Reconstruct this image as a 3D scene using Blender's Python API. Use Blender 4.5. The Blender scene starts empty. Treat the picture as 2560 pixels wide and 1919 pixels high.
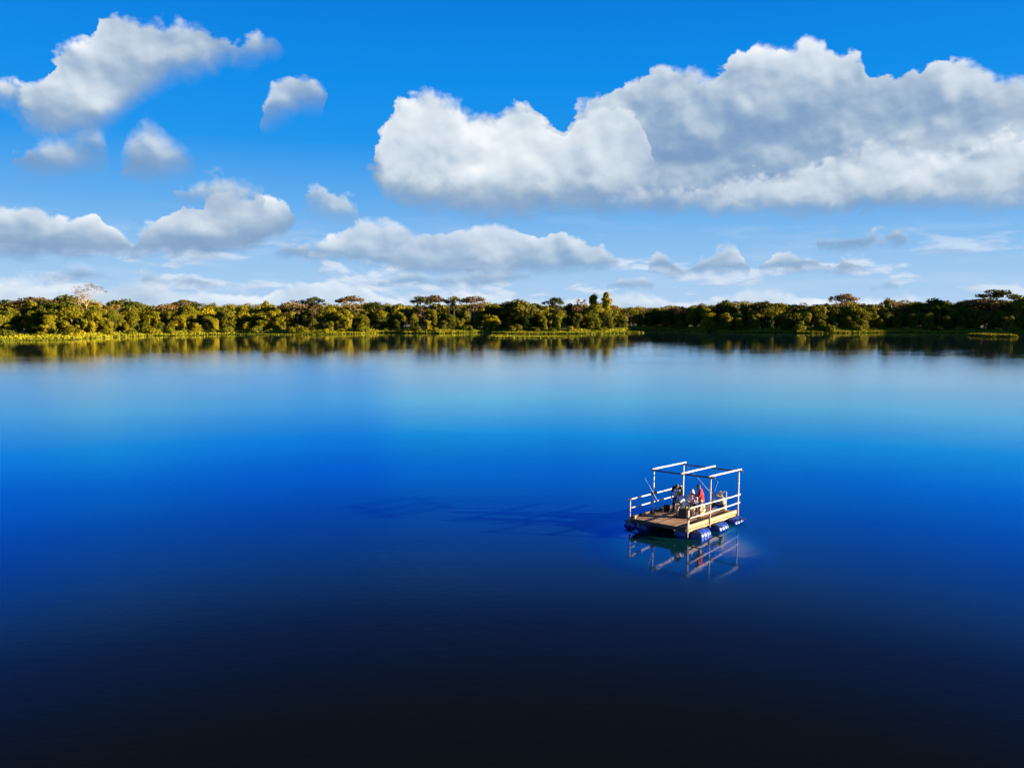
import bpy, bmesh, math, random
import numpy as np
from mathutils import Vector, Matrix, Quaternion
R = math.radians
scene = bpy.context.scene
col = scene.collection
random.seed(7)
rng = np.random.default_rng(11)

# ------------------------------------------------------------------ camera
cam_d = bpy.data.cameras.new('camera')
cam = bpy.data.objects.new('camera', cam_d)
col.objects.link(cam)
cam_d.sensor_fit = 'HORIZONTAL'
cam_d.sensor_width = 36.0
cam_d.lens = 36.0 * 2011 / 2560
cam_d.clip_start = 0.1
cam_d.clip_end = 20000
cam.location = (0, 0, 10.5)
cam.rotation_euler = (R(90 - 5.496), 0, 0)
scene.camera = cam

# ------------------------------------------------------------------ exposure
scene.view_settings.view_transform = 'Standard'
scene.view_settings.look = 'None'
scene.view_settings.exposure = 1.9
scene.view_settings.gamma = 1.0
scene.view_settings.use_curve_mapping = False
scene.cycles.max_bounces = 6
scene.cycles.diffuse_bounces = 2
scene.cycles.glossy_bounces = 3
scene.cycles.transmission_bounces = 4
scene.cycles.sample_clamp_indirect = 6.0
scene.cycles.caustics_reflective = False
scene.cycles.caustics_refractive = False

SUN_BEARING = -9.0      # degrees from +X towards +Y
SUN_EL = 9.3

# ------------------------------------------------------------------ node expression helper
class NX:
    """small helper: arithmetic on sockets"""
    def __init__(self, nt, s):
        self.nt = nt; self.s = s
    def _m(self, op, *a, clamp=False):
        n = self.nt.nodes.new('ShaderNodeMath'); n.operation = op; n.use_clamp = clamp
        for i, x in enumerate((self,) + a):
            if isinstance(x, NX): self.nt.links.new(x.s, n.inputs[i])
            else: n.inputs[i].default_value = float(x)
        return NX(self.nt, n.outputs[0])
    def __add__(self, o): return self._m('ADD', o)
    __radd__ = __add__
    def __sub__(self, o): return self._m('SUBTRACT', o)
    def __rsub__(self, o): return (self * -1.0) + o
    def __mul__(self, o): return self._m('MULTIPLY', o)
    __rmul__ = __mul__
    def __truediv__(self, o): return self._m('DIVIDE', o)
    def min(self, o): return self._m('MINIMUM', o)
    def max(self, o): return self._m('MAXIMUM', o)
    def pow(self, o): return self._m('POWER', o)
    def sqrt(self): return self._m('SQRT')
    def clamp(self): return self._m('ADD', 0.0, clamp=True)
    def smooth(self, lo, hi, a=0.0, b=1.0):
        n = self.nt.nodes.new('ShaderNodeMapRange'); n.interpolation_type = 'SMOOTHSTEP'
        self.nt.links.new(self.s, n.inputs[0])
        for i, x in zip((1, 2, 3, 4), (lo, hi, a, b)): n.inputs[i].default_value = x
        return NX(self.nt, n.outputs[0])

def xyz(nt, x, y, z=0.0):
    n = nt.nodes.new('ShaderNodeCombineXYZ')
    for i, v in enumerate((x, y, z)):
        if isinstance(v, NX): nt.links.new(v.s, n.inputs[i])
        else: n.inputs[i].default_value = v
    return n.outputs[0]

def noise(nt, vec, scale, detail=5, rough=0.55, dist=0.0, dim=None, lac=2.0):
    dim = dim or ('2D' if nt.name.startswith('World') or nt is globals().get('wt') else '3D')
    n = nt.nodes.new('ShaderNodeTexNoise'); n.noise_dimensions = dim
    if vec is not None: nt.links.new(vec, n.inputs['Vector'])
    n.inputs['Scale'].default_value = scale; n.inputs['Detail'].default_value = detail
    n.inputs['Roughness'].default_value = rough; n.inputs['Distortion'].default_value = dist
    n.inputs['Lacunarity'].default_value = lac
    return NX(nt, n.outputs[0]), n

def ramp(nt, fac, stops, interp='LINEAR'):
    n = nt.nodes.new('ShaderNodeValToRGB'); cr = n.color_ramp; cr.interpolation = interp
    while len(cr.elements) > 1: cr.elements.remove(cr.elements[-1])
    for i, (p, c) in enumerate(stops):
        e = cr.elements[0] if i == 0 else cr.elements.new(p)
        e.position = p
        e.color = (c[0], c[1], c[2], 1) if hasattr(c, '__len__') else (c, c, c, 1)
    nt.links.new(fac.s if isinstance(fac, NX) else fac, n.inputs[0])
    return n.outputs[0]

def mixc(nt, fac, a, b, mode='MIX'):
    n = nt.nodes.new('ShaderNodeMix'); n.data_type = 'RGBA'; n.blend_type = mode
    for i, x in ((0, fac), (6, a), (7, b)):
        if isinstance(x, NX): nt.links.new(x.s, n.inputs[i])
        elif isinstance(x, bpy.types.NodeSocket): nt.links.new(x, n.inputs[i])
        elif hasattr(x, '__len__'): n.inputs[i].default_value = (x[0], x[1], x[2], 1)
        else: n.inputs[i].default_value = x
    return n.outputs[2]

def float_curve(nt, x, pts, lo, hi):
    """piecewise linear function of a socket; pts are (x, y)"""
    ys = [p[1] for p in pts]; y0, y1 = min(ys), max(ys)
    n = nt.nodes.new('ShaderNodeFloatCurve')
    c = n.mapping.curves[0]
    P = [((px - lo) / (hi - lo), (py - y0) / (y1 - y0)) for px, py in pts]
    while len(c.points) < len(P): c.points.new(0.5, 0.5)
    for q, (a, b) in zip(c.points, P):
        q.location = (a, b); q.handle_type = 'VECTOR'
    n.mapping.update()
    u = ((x - lo) / (hi - lo)).clamp()
    nt.links.new(u.s, n.inputs['Value'])
    return NX(nt, n.outputs[0]) * (y1 - y0) + y0

# ------------------------------------------------------------------ sky: Nishita daylight with fair weather cumulus
CLOUD_CURVES = {
 1: ([(-45.00,5.42), (-41.13,5.42), (-40.78,5.52), (-39.38,8.72), (-39.02,10.72), (-33.75,12.49), (-30.59,13.35), (-29.53,13.99), (-29.18,14.38), (-28.48,15.41), (-26.72,16.26), (-26.37,16.97), (-25.31,17.54), (-24.96,17.64), (-20.39,17.53), (-18.98,17.07), (-18.28,16.97), (-17.93,16.99), (-16.88,17.37), (-15.82,17.21), (-15.12,16.87), (-14.77,15.15), (-13.36,11.95), (-12.66,11.85), (-12.30,4.84), (-11.60,4.94), (-10.20,8.14), (-9.84,9.91), (-9.14,11.92), (-8.09,14.07), (-7.73,14.34), (-5.98,14.54), (-4.57,14.19), (-2.81,13.31), (-1.41,13.19), (-1.05,13.23), (-0.35,13.98), (0.35,14.25), (0.70,14.20), (1.41,13.65), (1.76,13.16), (2.11,12.86), (3.52,12.41), (3.87,12.87), (4.22,13.52), (4.57,13.99), (4.92,14.20), (5.27,14.39), (6.68,14.46), (7.03,14.56), (8.44,15.40), (9.84,16.07), (11.95,15.49), (13.71,15.50), (15.12,16.85), (16.52,16.95), (17.93,16.67), (19.34,16.88), (22.50,15.75), (23.20,14.83), (23.55,14.68), (25.31,14.60), (28.12,14.79), (30.94,13.68), (32.34,13.36), (36.21,11.55), (39.73,9.25), (40.08,6.76), (41.48,3.56), (41.84,3.46), (45.00,3.46)],
    [(-45.00,15.42), (-41.13,15.42), (-40.78,15.32), (-39.38,12.12), (-39.02,10.11), (-33.75,11.23), (-31.64,11.90), (-30.94,11.75), (-30.59,11.24), (-30.23,10.60), (-28.83,10.36), (-27.07,10.60), (-26.72,10.68), (-25.66,11.52), (-24.26,12.97), (-22.85,13.97), (-21.09,14.65), (-18.98,15.75), (-17.23,15.92), (-15.12,16.83), (-14.77,18.55), (-13.36,21.75), (-12.66,21.85), (-12.30,14.84), (-11.60,14.74), (-10.20,11.54), (-9.84,9.78), (-9.14,8.17), (-8.79,7.52), (-6.68,6.78), (-3.52,6.49), (0.70,6.43), (16.88,6.67), (21.80,6.35), (26.37,6.43), (31.99,6.15), (36.56,6.37), (39.73,7.66), (40.08,10.16), (41.48,13.36), (41.84,13.46), (45.00,13.46)]),
 2: ([(-45.00,3.56), (-33.40,3.56), (-33.05,3.66), (-31.64,6.86), (-31.29,8.58), (-30.94,8.78), (-30.23,9.44), (-29.88,9.68), (-28.83,9.97), (-27.42,10.50), (-26.37,10.57), (-26.02,9.85), (-25.66,8.05), (-24.96,9.83), (-24.61,10.56), (-23.91,11.61), (-23.55,11.61), (-22.15,10.47), (-21.09,9.44), (-20.74,7.71), (-19.34,4.51), (-18.98,4.41), (-18.63,7.67), (-17.23,10.87), (-16.88,12.63), (-16.17,14.19), (-14.41,14.96), (-13.36,14.58), (-12.66,13.94), (-12.30,12.12), (-10.90,8.92), (-10.55,8.82), (45.00,8.82)],
    [(-45.00,13.56), (-33.40,13.56), (-33.05,13.46), (-31.64,10.26), (-31.29,8.53), (-29.53,8.36), (-27.77,8.72), (-27.42,8.89), (-26.02,9.64), (-25.66,11.45), (-25.31,8.71), (-23.55,8.58), (-21.09,9.39), (-20.74,11.11), (-19.34,14.31), (-18.98,14.41), (-18.63,17.47), (-17.23,14.27), (-16.88,12.50), (-14.41,13.45), (-12.66,13.70), (-12.30,15.52), (-10.90,18.72), (-10.55,18.82), (45.00,18.82)]),
 3: ([(-45.00,-0.67), (-39.73,-0.67), (-39.38,-0.57), (-37.97,2.63), (-37.62,5.00), (-30.59,6.33), (-30.23,6.26), (-29.88,6.00), (-29.53,5.56), (-29.18,5.45), (-27.07,6.18), (-26.72,5.29), (-26.37,4.96), (-25.66,4.56), (-25.31,4.24), (-24.96,4.22), (-24.26,5.11), (-23.91,5.42), (-22.15,6.67), (-20.39,7.17), (-18.63,7.36), (-16.52,7.23), (-15.82,7.02), (-15.47,6.72), (-15.12,6.30), (-14.77,4.33), (-13.36,1.13), (-13.01,1.03), (2.81,1.03), (3.16,-0.76), (18.63,-0.76), (18.98,-0.66), (20.39,2.54), (20.74,4.29), (22.50,4.57), (23.91,4.94), (25.31,4.67), (26.37,4.31), (26.72,2.52), (28.12,-0.68), (28.48,-0.78), (45.00,-0.78)],
    [(-45.00,9.33), (-39.73,9.33), (-39.38,9.23), (-37.97,6.03), (-37.62,3.65), (-34.10,3.38), (-29.88,3.35), (-25.31,3.69), (-19.69,3.70), (-17.58,4.09), (-17.23,4.23), (-15.82,4.95), (-15.47,5.27), (-15.12,5.76), (-14.77,7.73), (-13.36,10.93), (-13.01,11.03), (2.81,11.03), (3.16,9.24), (18.63,9.24), (18.98,9.14), (20.39,5.94), (20.74,4.18), (23.20,4.07), (26.37,4.13), (26.72,5.92), (28.12,9.12), (28.48,9.22), (45.00,9.22)]),
 4: ([(-45.00,-1.32), (-18.28,-1.32), (-17.93,-1.22), (-16.52,1.98), (-16.17,3.80), (-15.47,4.28), (-14.06,4.37), (-13.01,4.63), (-11.60,5.24), (-10.55,5.91), (-9.14,6.05), (-8.79,6.03), (-7.73,5.63), (-6.68,4.89), (-4.92,5.33), (-2.46,5.70), (-0.70,5.74), (1.05,4.95), (3.52,5.03), (4.92,4.85), (5.98,4.53), (6.33,4.34), (7.38,3.45), (7.73,1.61), (8.44,0.01), (8.79,0.36), (9.14,1.16), (9.49,3.01), (10.20,3.76), (10.55,3.70), (11.60,2.87), (11.95,2.69), (12.30,2.74), (13.71,3.76), (14.77,4.21), (15.47,3.94), (15.82,3.31), (16.17,2.80), (16.52,0.96), (16.88,2.83), (18.28,3.70), (18.63,3.76), (19.69,3.33), (21.45,2.84), (22.15,3.23), (23.55,2.62), (23.91,0.84), (25.31,-2.36), (25.66,-2.46), (45.00,-2.46)],
    [(-45.00,8.68), (-18.28,8.68), (-17.93,8.58), (-16.52,5.38), (-16.17,3.57), (-14.41,3.43), (-10.55,3.33), (-7.73,2.80), (-3.52,2.55), (4.57,2.68), (7.38,3.17), (7.73,5.01), (8.44,6.61), (8.79,5.36), (9.14,4.56), (9.49,2.70), (11.95,2.42), (12.30,2.55), (16.17,2.51), (16.52,4.36), (16.88,2.61), (23.55,2.45), (23.91,4.24), (25.31,7.44), (25.66,7.54), (45.00,7.54)]),
 5: ([(-45.00,-4.65), (-40.08,-4.65), (-39.73,-4.55), (-38.32,-1.35), (-37.97,1.46), (-34.10,1.56), (-32.34,1.80), (-30.94,2.23), (-29.88,1.73), (-29.53,1.31), (-29.18,1.24), (-28.48,1.63), (-26.72,1.17), (-25.66,1.58), (-23.91,1.94), (-21.80,0.94), (-19.69,1.08), (-17.58,0.57), (-15.82,1.29), (-13.71,1.88), (-11.95,1.81), (-10.90,1.56), (-9.49,1.08), (-8.09,0.48), (-7.73,0.41), (-4.57,0.86), (-3.52,1.30), (-3.16,1.29), (0.70,0.32), (5.98,0.58), (7.73,1.10), (8.09,1.11), (9.49,0.87), (11.60,0.34), (11.95,0.34), (14.41,0.71), (16.52,1.29), (18.28,1.18), (19.69,0.56), (24.26,0.54), (26.72,0.65), (29.18,0.36), (33.05,0.61), (38.67,0.46), (39.02,-1.84), (40.43,-5.04), (40.78,-5.14), (45.00,-5.14)],
    [(-45.00,5.35), (-40.08,5.35), (-39.73,5.25), (-38.32,2.05), (-37.97,-0.76), (38.67,-0.75), (39.02,1.56), (40.43,4.76), (40.78,4.86), (45.00,4.86)]),
 6: ([(-45.00,-3.14), (-32.34,-3.14), (-31.99,-3.04), (-30.59,0.16), (-30.23,1.90), (-27.77,2.75), (-27.07,2.38), (-26.02,2.07), (-25.66,0.30), (-25.31,-0.50), (-24.96,-0.06), (-24.61,1.79), (-24.26,2.40), (-23.91,2.44), (-23.20,2.02), (-21.80,2.29), (-20.04,1.70), (-19.69,-0.11), (-18.28,-3.31), (-17.93,-3.41), (-14.77,-3.41), (-14.41,-3.28), (-11.60,-3.28), (-11.25,-3.18), (-9.84,0.02), (-9.49,1.78), (-6.68,2.75), (-5.62,2.07), (-3.52,2.64), (-1.05,2.74), (1.41,2.49), (1.76,0.57), (3.16,-2.63), (3.87,-2.73), (4.22,-3.46), (4.92,-3.36), (6.33,-0.16), (6.68,1.62), (7.73,2.06), (9.14,2.16), (9.84,1.68), (10.20,-0.14), (11.60,-3.34), (11.95,-3.44), (16.88,-3.44), (17.23,-3.68), (21.80,-3.68), (22.15,-3.58), (23.55,-0.38), (23.91,1.38), (24.61,1.82), (24.96,1.94), (25.66,1.54), (26.02,-0.27), (27.42,-3.47), (27.77,-3.57), (45.00,-3.57)],
    [(-45.00,6.86), (-32.34,6.86), (-31.99,6.76), (-30.59,3.56), (-30.23,1.82), (-28.12,1.72), (-26.02,1.92), (-25.66,3.70), (-25.31,4.50), (-24.96,3.34), (-24.61,1.48), (-20.04,1.48), (-19.69,3.29), (-18.28,6.49), (-17.93,6.59), (-14.77,6.59), (-14.41,6.72), (-11.60,6.72), (-11.25,6.62), (-9.84,3.42), (-9.49,1.67), (-2.46,1.58), (1.41,2.06), (1.76,3.97), (3.16,7.17), (3.87,7.27), (4.22,6.54), (4.92,6.44), (6.33,3.24), (6.68,1.45), (9.84,1.44), (10.20,3.26), (11.60,6.46), (11.95,6.56), (16.88,6.56), (17.23,6.32), (21.80,6.32), (22.15,6.22), (23.55,3.02), (23.91,1.26), (25.66,1.32), (26.02,3.13), (27.42,6.33), (27.77,6.43), (45.00,6.43)]),
 7: ([(-45.00,2.29), (-24.96,2.29), (-24.61,2.39), (-23.20,5.59), (-22.85,7.42), (-22.50,7.97), (-22.15,8.36), (-20.39,8.79), (-19.34,8.94), (-17.93,8.71), (-17.23,8.28), (-16.88,7.78), (-16.52,5.65), (-15.82,4.05), (-15.47,4.31), (-14.77,5.91), (-14.41,7.86), (-13.71,8.81), (-13.36,8.91), (-12.66,8.05), (-11.60,7.51), (-10.55,7.12), (-10.20,4.95), (-8.79,1.75), (-8.44,1.65), (-2.11,1.65), (-1.76,2.06), (4.57,2.06), (4.92,2.16), (6.33,5.36), (6.68,7.32), (9.49,8.22), (16.88,9.00), (21.09,9.72), (23.20,10.40), (24.96,10.53), (25.31,10.51), (26.37,10.20), (27.77,9.31), (28.83,9.90), (30.94,10.39), (33.75,9.87), (36.56,8.54), (36.91,5.76), (38.32,2.56), (38.67,2.46), (45.00,2.46)],
    [(-45.00,12.29), (-24.96,12.29), (-24.61,12.19), (-23.20,8.99), (-22.85,7.16), (-20.39,6.66), (-16.88,6.93), (-16.52,9.05), (-15.82,10.65), (-15.47,10.91), (-14.77,9.31), (-14.41,7.36), (-13.36,6.38), (-13.01,6.25), (-10.55,6.18), (-10.20,8.35), (-8.79,11.55), (-8.44,11.65), (-2.11,11.65), (-1.76,12.06), (4.57,12.06), (4.92,11.96), (6.33,8.76), (6.68,6.79), (11.60,6.64), (16.88,6.67), (21.80,6.35), (26.72,6.43), (31.99,6.15), (36.56,6.37), (36.91,9.16), (38.32,12.36), (38.67,12.46), (45.00,12.46)]),
 8: ([(-45.00,4.84), (-11.95,4.84), (-11.60,4.94), (-10.20,8.14), (-9.84,9.91), (-9.14,11.92), (-8.09,14.07), (-7.73,14.34), (-5.98,14.54), (-4.57,14.19), (-2.81,13.31), (-1.41,13.19), (-1.05,13.23), (-0.35,13.98), (0.35,14.25), (0.70,14.20), (1.41,13.65), (1.76,13.16), (2.11,12.86), (3.52,12.41), (3.87,12.85), (4.22,13.48), (4.57,13.89), (5.27,14.10), (5.62,14.17), (6.68,14.10), (8.09,13.61), (8.44,13.24), (9.14,12.09), (9.49,11.21), (9.84,9.79), (10.20,8.90), (10.90,7.55), (11.25,5.40), (12.66,2.20), (13.01,2.10), (45.00,2.10)],
    [(-45.00,14.84), (-11.95,14.84), (-11.60,14.74), (-10.20,11.54), (-9.84,9.78), (-9.14,8.17), (-8.79,7.52), (-6.68,6.78), (-3.52,6.49), (0.70,6.43), (10.90,6.65), (11.25,8.80), (12.66,12.00), (13.01,12.10), (45.00,12.10)]),
}
world = bpy.data.worlds.new('World')
scene.world = world
world.use_nodes = True
wt = world.node_tree
for n in list(wt.nodes): wt.nodes.remove(n)
tc = wt.nodes.new('ShaderNodeTexCoord')
sep = wt.nodes.new('ShaderNodeSeparateXYZ'); wt.links.new(tc.outputs['Generated'], sep.inputs[0])
dx, dy, dz = (NX(wt, sep.outputs[i]) for i in range(3))
az = dx._m('ARCTAN2', dy) * (180 / math.pi)
el = dz._m('ARCSINE') * (180 / math.pi)

sky = wt.nodes.new('ShaderNodeTexSky'); sky.sky_type = 'NISHITA'; sky.sun_disc = False
sky.sun_elevation = R(SUN_EL); sky.sun_rotation = R(90 - SUN_BEARING)
sky.air_density = 1.0; sky.dust_density = 0.3; sky.ozone_density = 3.0
WSTR = 0.10
def lin(r, g, b):
    f = lambda v: ((v / 255 + 0.055) / 1.055) ** 2.4 if v > 10.3 else v / 255 / 12.92
    return tuple(f(v) for v in (r, g, b))
K = 1.0 / (2 ** 1.9)
def disp(r, g, b):            # a display colour as scene light at this exposure
    return tuple(v * K for v in lin(r, g, b))
grad = ramp(wt, (el / 60.0).clamp(), [
    (0.0, disp(178, 208, 240)), (1.5 / 60, disp(166, 204, 240)), (4 / 60, disp(138, 190, 238)), (7 / 60, disp(98, 172, 237)),
    (11 / 60, disp(26, 148, 236)), (15 / 60, disp(0, 139, 233)), (20 / 60, disp(0, 124, 222)), (26 / 60, disp(0, 92, 184)),
    (38 / 60, disp(4, 62, 132)), (1.0, disp(8, 44, 96))])
# the clear sky: the physical sky keeps a share so that its glow towards the sun stays
sc_ = wt.nodes.new('ShaderNodeVectorMath'); sc_.operation = 'SCALE'; wt.links.new(sky.outputs[0], sc_.inputs[0]); sc_.inputs['Scale'].default_value = WSTR
clear = mixc(wt, 0.015, grad, sc_.outputs[0])

# shared noises in (azimuth, elevation) degrees
def billow(vec, scale, detail, rough=0.5, smooth=0.6):
    """rounded heads: positive inside a cell, negative in the creases"""
    _, nn = noise(wt, vec, scale * 0.8, 3, 0.5)
    nd = wt.nodes.new('ShaderNodeVectorMath'); nd.operation = 'SCALE'; nd.inputs['Scale'].default_value = 0.75 / scale
    wv = wt.nodes.new('ShaderNodeVectorMath'); wv.operation = 'ADD'; wt.links.new(nn.outputs['Color'], nd.inputs[0])
    wt.links.new(vec, wv.inputs[0]); wt.links.new(nd.outputs[0], wv.inputs[1])
    v = wt.nodes.new('ShaderNodeTexVoronoi'); v.voronoi_dimensions = '2D'; v.feature = 'SMOOTH_F1'; v.inputs['Scale'].default_value = scale
    v.inputs['Detail'].default_value = detail; v.inputs['Roughness'].default_value = rough; v.inputs['Smoothness'].default_value = smooth
    v.inputs['Lacunarity'].default_value = 2.1
    wt.links.new(wv.outputs[0], v.inputs['Vector']); return (NX(wt, v.outputs['Distance']) * -1.0 + 0.42)
pv = xyz(wt, az * 1.0, el * 1.2, 3.7)
pv2 = xyz(wt, az + 0.30, el * 1.2 + 0.55, 3.7)
n_big, _ = noise(wt, pv, 0.20, 4, 0.5, 0.25)
n_mid, _ = noise(wt, pv, 0.75, 5, 0.52, 0.35)
n_soft, _ = noise(wt, xyz(wt, az, el * 1.4, 11.0), 0.14, 3, 0.5, 0.2)
puffB = billow(pv, 0.34, 2.5); puffBs = billow(pv2, 0.34, 1.5)
puffS = billow(pv, 1.1, 2.0); puffSs = billow(xyz(wt, az + 0.10, el * 1.2 + 0.2, 3.7), 1.1, 1.0)
puff = puffB * 1.0 + puffS * 0.38
puffR = billow(pv, 0.20, 1.0); puffRs = billow(pv2, 0.20, 1.0)
relief = (puffR - puffRs) * 0.85 + (puffB - puffBs) * 0.22 + (puffS - puffSs) * 0.06
tear = n_big.smooth(0.35, 0.65, 0.45, 1.9)        # some edges crisp, some torn thin

WHITE, GREY, DARK = disp(231, 239, 247), disp(168, 184, 210), disp(128, 158, 196)
def gauss(cx, cy, rx, ry):
    a = (az - cx) / rx; b = (el - cy) / ry
    return (a * a + b * b).smooth(1.0, 0.0)

cur = clear
def layer(k, amp_n, amp_puff, soft, softb, white, basefall, opac, extra=None, wx=0.7, bias=0.25, rel=1.0, fallb=1.8):
    global cur
    T, B = CLOUD_CURVES[k]
    azw = az + (n_mid - 0.5) * wx + (n_big - 0.5) * wx * 1.5
    top = float_curve(wt, azw, T, -45, 45); base = float_curve(wt, azw, B, -45, 45)
    ft = top - el + ((n_mid - 0.5) * amp_n * 0.8 + (n_big - 0.5) * amp_n + puff * amp_puff + bias)
    fb = (el - base) * 0.85 + ((n_mid - 0.5) * amp_n * 0.9 + (n_soft - 0.5) * amp_n * 0.6 + bias)
    a = (ft / tear).smooth(0.0, soft) * fb.smooth(-softb * 0.3, softb) * opac
    # light: white crests, blue grey towards the flat base, relief from the billows
    h = ((el - base) / (top - base).max(0.3)).clamp()
    b = h * basefall + white - basefall * 0.5 + relief * rel + (n_soft - 0.5) * 0.5 + (n_mid - 0.5) * 0.05
    b = b + ft.smooth(0.9, 0.05) * 0.13
    if extra is not None: b = b + extra
    b = b * fb.smooth(-0.1, fallb, 0.2, 1.0)
    c = ramp(wt, b.clamp(), [(0.0, disp(126, 158, 196)), (0.22, disp(146, 173, 204)), (0.38, disp(170, 191, 213)), (0.62, disp(206, 219, 232)), (0.86, WHITE), (1.0, disp(249, 252, 255))])
    cur = mixc(wt, a.clamp(), cur, c)

# broken low cloud far away
lb, _ = noise(wt, xyz(wt, az * 0.30, el * 1.15, 21.0), 0.55, 6, 0.56, 0.3)
lb2, _ = noise(wt, xyz(wt, az * 0.30 + 0.1, el * 1.15 + 0.35, 21.0), 0.55, 6, 0.56, 0.3)
side = az.smooth(14.0, -16.0, -0.03, 0.035)
la = (lb + side).smooth(0.50, 0.63) * el.smooth(5.8, 3.0) * el.smooth(-0.5, 0.6)
lc = ramp(wt, ((lb - lb2) * 3.0 + 0.62 + (n_soft - 0.5) * 0.6).clamp(), [(0.1, disp(150, 180, 222)), (0.5, disp(196, 212, 236)), (0.9, disp(232, 240, 250))])
cur = mixc(wt, la * 0.62, cur, lc)
layer(5, 0.8, 0.45, 0.55, 0.8, 0.74, 0.35, 0.66, wx=1.0, bias=.30, fallb=1.0)
layer(6, 0.6, 0.35, 0.5, 0.4, 0.42, 0.5, 0.7, bias=.20, fallb=.8)
layer(4, 0.8, 0.6, 0.40, 0.6, 0.44, 0.5, 0.84, bias=.32, fallb=1.0)
layer(3, 1.0, 0.8, 0.45, 0.7, 0.46, 0.47, 0.94, bias=.42)
layer(2, 1.1, 0.8, 1.0, 1.3, 0.33, 0.35, 0.90, bias=.76)
shade = (gauss(13.0, 11.2, 11.0, 4.6) * -0.22 + gauss(25.0, 12.4, 9.0, 3.4) * -0.16 + gauss(-27.0, 14.5, 9.0, 4.5) * 0.03)
layer(1, 1.3, 0.85, 0.5, 1.3, 0.47, 0.42, 0.985, extra=shade, wx=0.8, bias=.28)
layer(8, 1.2, 1.1, 0.6, 1.2, 0.76, 0.25, (az + (n_big - 0.5) * 9.0 + (puffB * 3.5)).smooth(11.0, 2.5) * 0.97, wx=0.7, bias=.05, rel=.8, fallb=2.6)
layer(7, 1.1, 1.2, 0.9, 1.2, 0.60, 0.35, 0.82, wx=0.9, bias=.45, fallb=1.4)
# thin far-off veil low in the sky
veil = (noise(wt, xyz(wt, az * 0.22, el * 1.6, 8.0), 0.6, 4, 0.55)[0]).smooth(0.5, 0.75) * el.smooth(8.5, 3.0) * 0.22
cur = mixc(wt, veil, cur, disp(206, 220, 240))
bg = wt.nodes.new('ShaderNodeBackground'); wt.links.new(cur, bg.inputs[0]); bg.inputs[1].default_value = 1.0
wo = wt.nodes.new('ShaderNodeOutputWorld'); wt.links.new(bg.outputs[0], wo.inputs[0])
world.cycles.sampling_method = 'MANUAL'; world.cycles.sample_map_resolution = 512

# ------------------------------------------------------------------ sun
sun_d = bpy.data.lights.new('sun', 'SUN'); sun_d.energy = 5.0; sun_d.angle = R(0.8); sun_d.color = (1.0, 0.83, 0.58)
sun = bpy.data.objects.new('sun', sun_d); col.objects.link(sun)
sdir = Vector((math.cos(R(SUN_BEARING)) * math.cos(R(SUN_EL)), math.sin(R(SUN_BEARING)) * math.cos(R(SUN_EL)), math.sin(R(SUN_EL))))
sun.rotation_euler = sdir.to_track_quat('Z', 'Y').to_euler()
sun.location = (60, -5, 40)

# ------------------------------------------------------------------ object helpers
def link(o, parent=None):
    col.objects.link(o)
    if parent is not None: o.parent = parent
    return o
def tag(o, label=None, cat=None, group=None, kind=None):
    if label: o['label'] = label
    if cat: o['category'] = cat
    if group: o['group'] = group
    if kind: o['kind'] = kind
    return o
def mesh_from(name, verts, faces, mats, smooth=False, midx=None):
    me = bpy.data.meshes.new(name)
    me.from_pydata(verts, [], faces)
    for m in mats: me.materials.append(m)
    if midx is not None: me.polygons.foreach_set('material_index', midx)
    if smooth: me.polygons.foreach_set('use_smooth', [True] * len(me.polygons))
    me.update(); return me
def quads_mesh(name, Q, mats):
    """Q: (n,4,3) array of quads as one mesh"""
    n = len(Q); me = bpy.data.meshes.new(name)
    me.vertices.add(n * 4); me.vertices.foreach_set('co', np.ascontiguousarray(Q, dtype=np.float32).ravel())
    me.loops.add(n * 4); me.loops.foreach_set('vertex_index', np.arange(n * 4, dtype=np.int32))
    me.polygons.add(n); me.polygons.foreach_set('loop_start', np.arange(0, n * 4, 4, dtype=np.int32))
    for m in mats: me.materials.append(m)
    me.update(calc_edges=True); return me
def bm_obj(name, bm, mat, parent=None, smooth=False, bevel=0.0):
    if bevel > 0:
        bmesh.ops.bevel(bm, geom=bm.edges[:], offset=bevel, segments=1, affect='EDGES', clamp_overlap=True)
    me = bpy.data.meshes.new(name); bmesh.ops.recalc_face_normals(bm, faces=bm.faces[:]); bm.to_mesh(me); bm.free()
    me.materials.append(mat)
    if smooth: me.polygons.foreach_set('use_smooth', [True] * len(me.polygons))
    return link(bpy.data.objects.new(name, me), parent)
def add_box(bm, lo, hi, M=None):
    lo, hi = Vector(lo), Vector(hi)
    r = bmesh.ops.create_cube(bm, size=1.0)['verts']
    for v in r:
        v.co = Vector([lo[i] + (v.co[i] + .5) * (hi[i] - lo[i]) for i in range(3)])
        if M is not None: v.co = M @ v.co
    return r
def add_tube(bm, pts, rad, seg=8, caps=True):
    """tube through points; rad a number or one per point"""
    pts = [Vector(p) for p in pts]; rs = rad if hasattr(rad, '__len__') else [rad] * len(pts)
    rings = []; ref = None
    for i, p in enumerate(pts):
        d = (pts[min(i + 1, len(pts) - 1)] - pts[max(i - 1, 0)]).normalized()
        if ref is None or abs(ref.dot(d)) > .95:
            ref = Vector((0, 0, 1)) if abs(d.z) < .9 else Vector((1, 0, 0))
        x = ref.cross(d).normalized(); y = d.cross(x).normalized(); ref = y
        rings.append([bm.verts.new(p + (x * math.cos(2 * math.pi * k / seg) + y * math.sin(2 * math.pi * k / seg)) * rs[i]) for k in range(seg)])
    for a, b in zip(rings, rings[1:]):
        for k in range(seg): bm.faces.new((a[k], a[(k + 1) % seg], b[(k + 1) % seg], b[k]))
    if caps:
        bm.faces.new(rings[0][::-1]); bm.faces.new(rings[-1])
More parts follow.
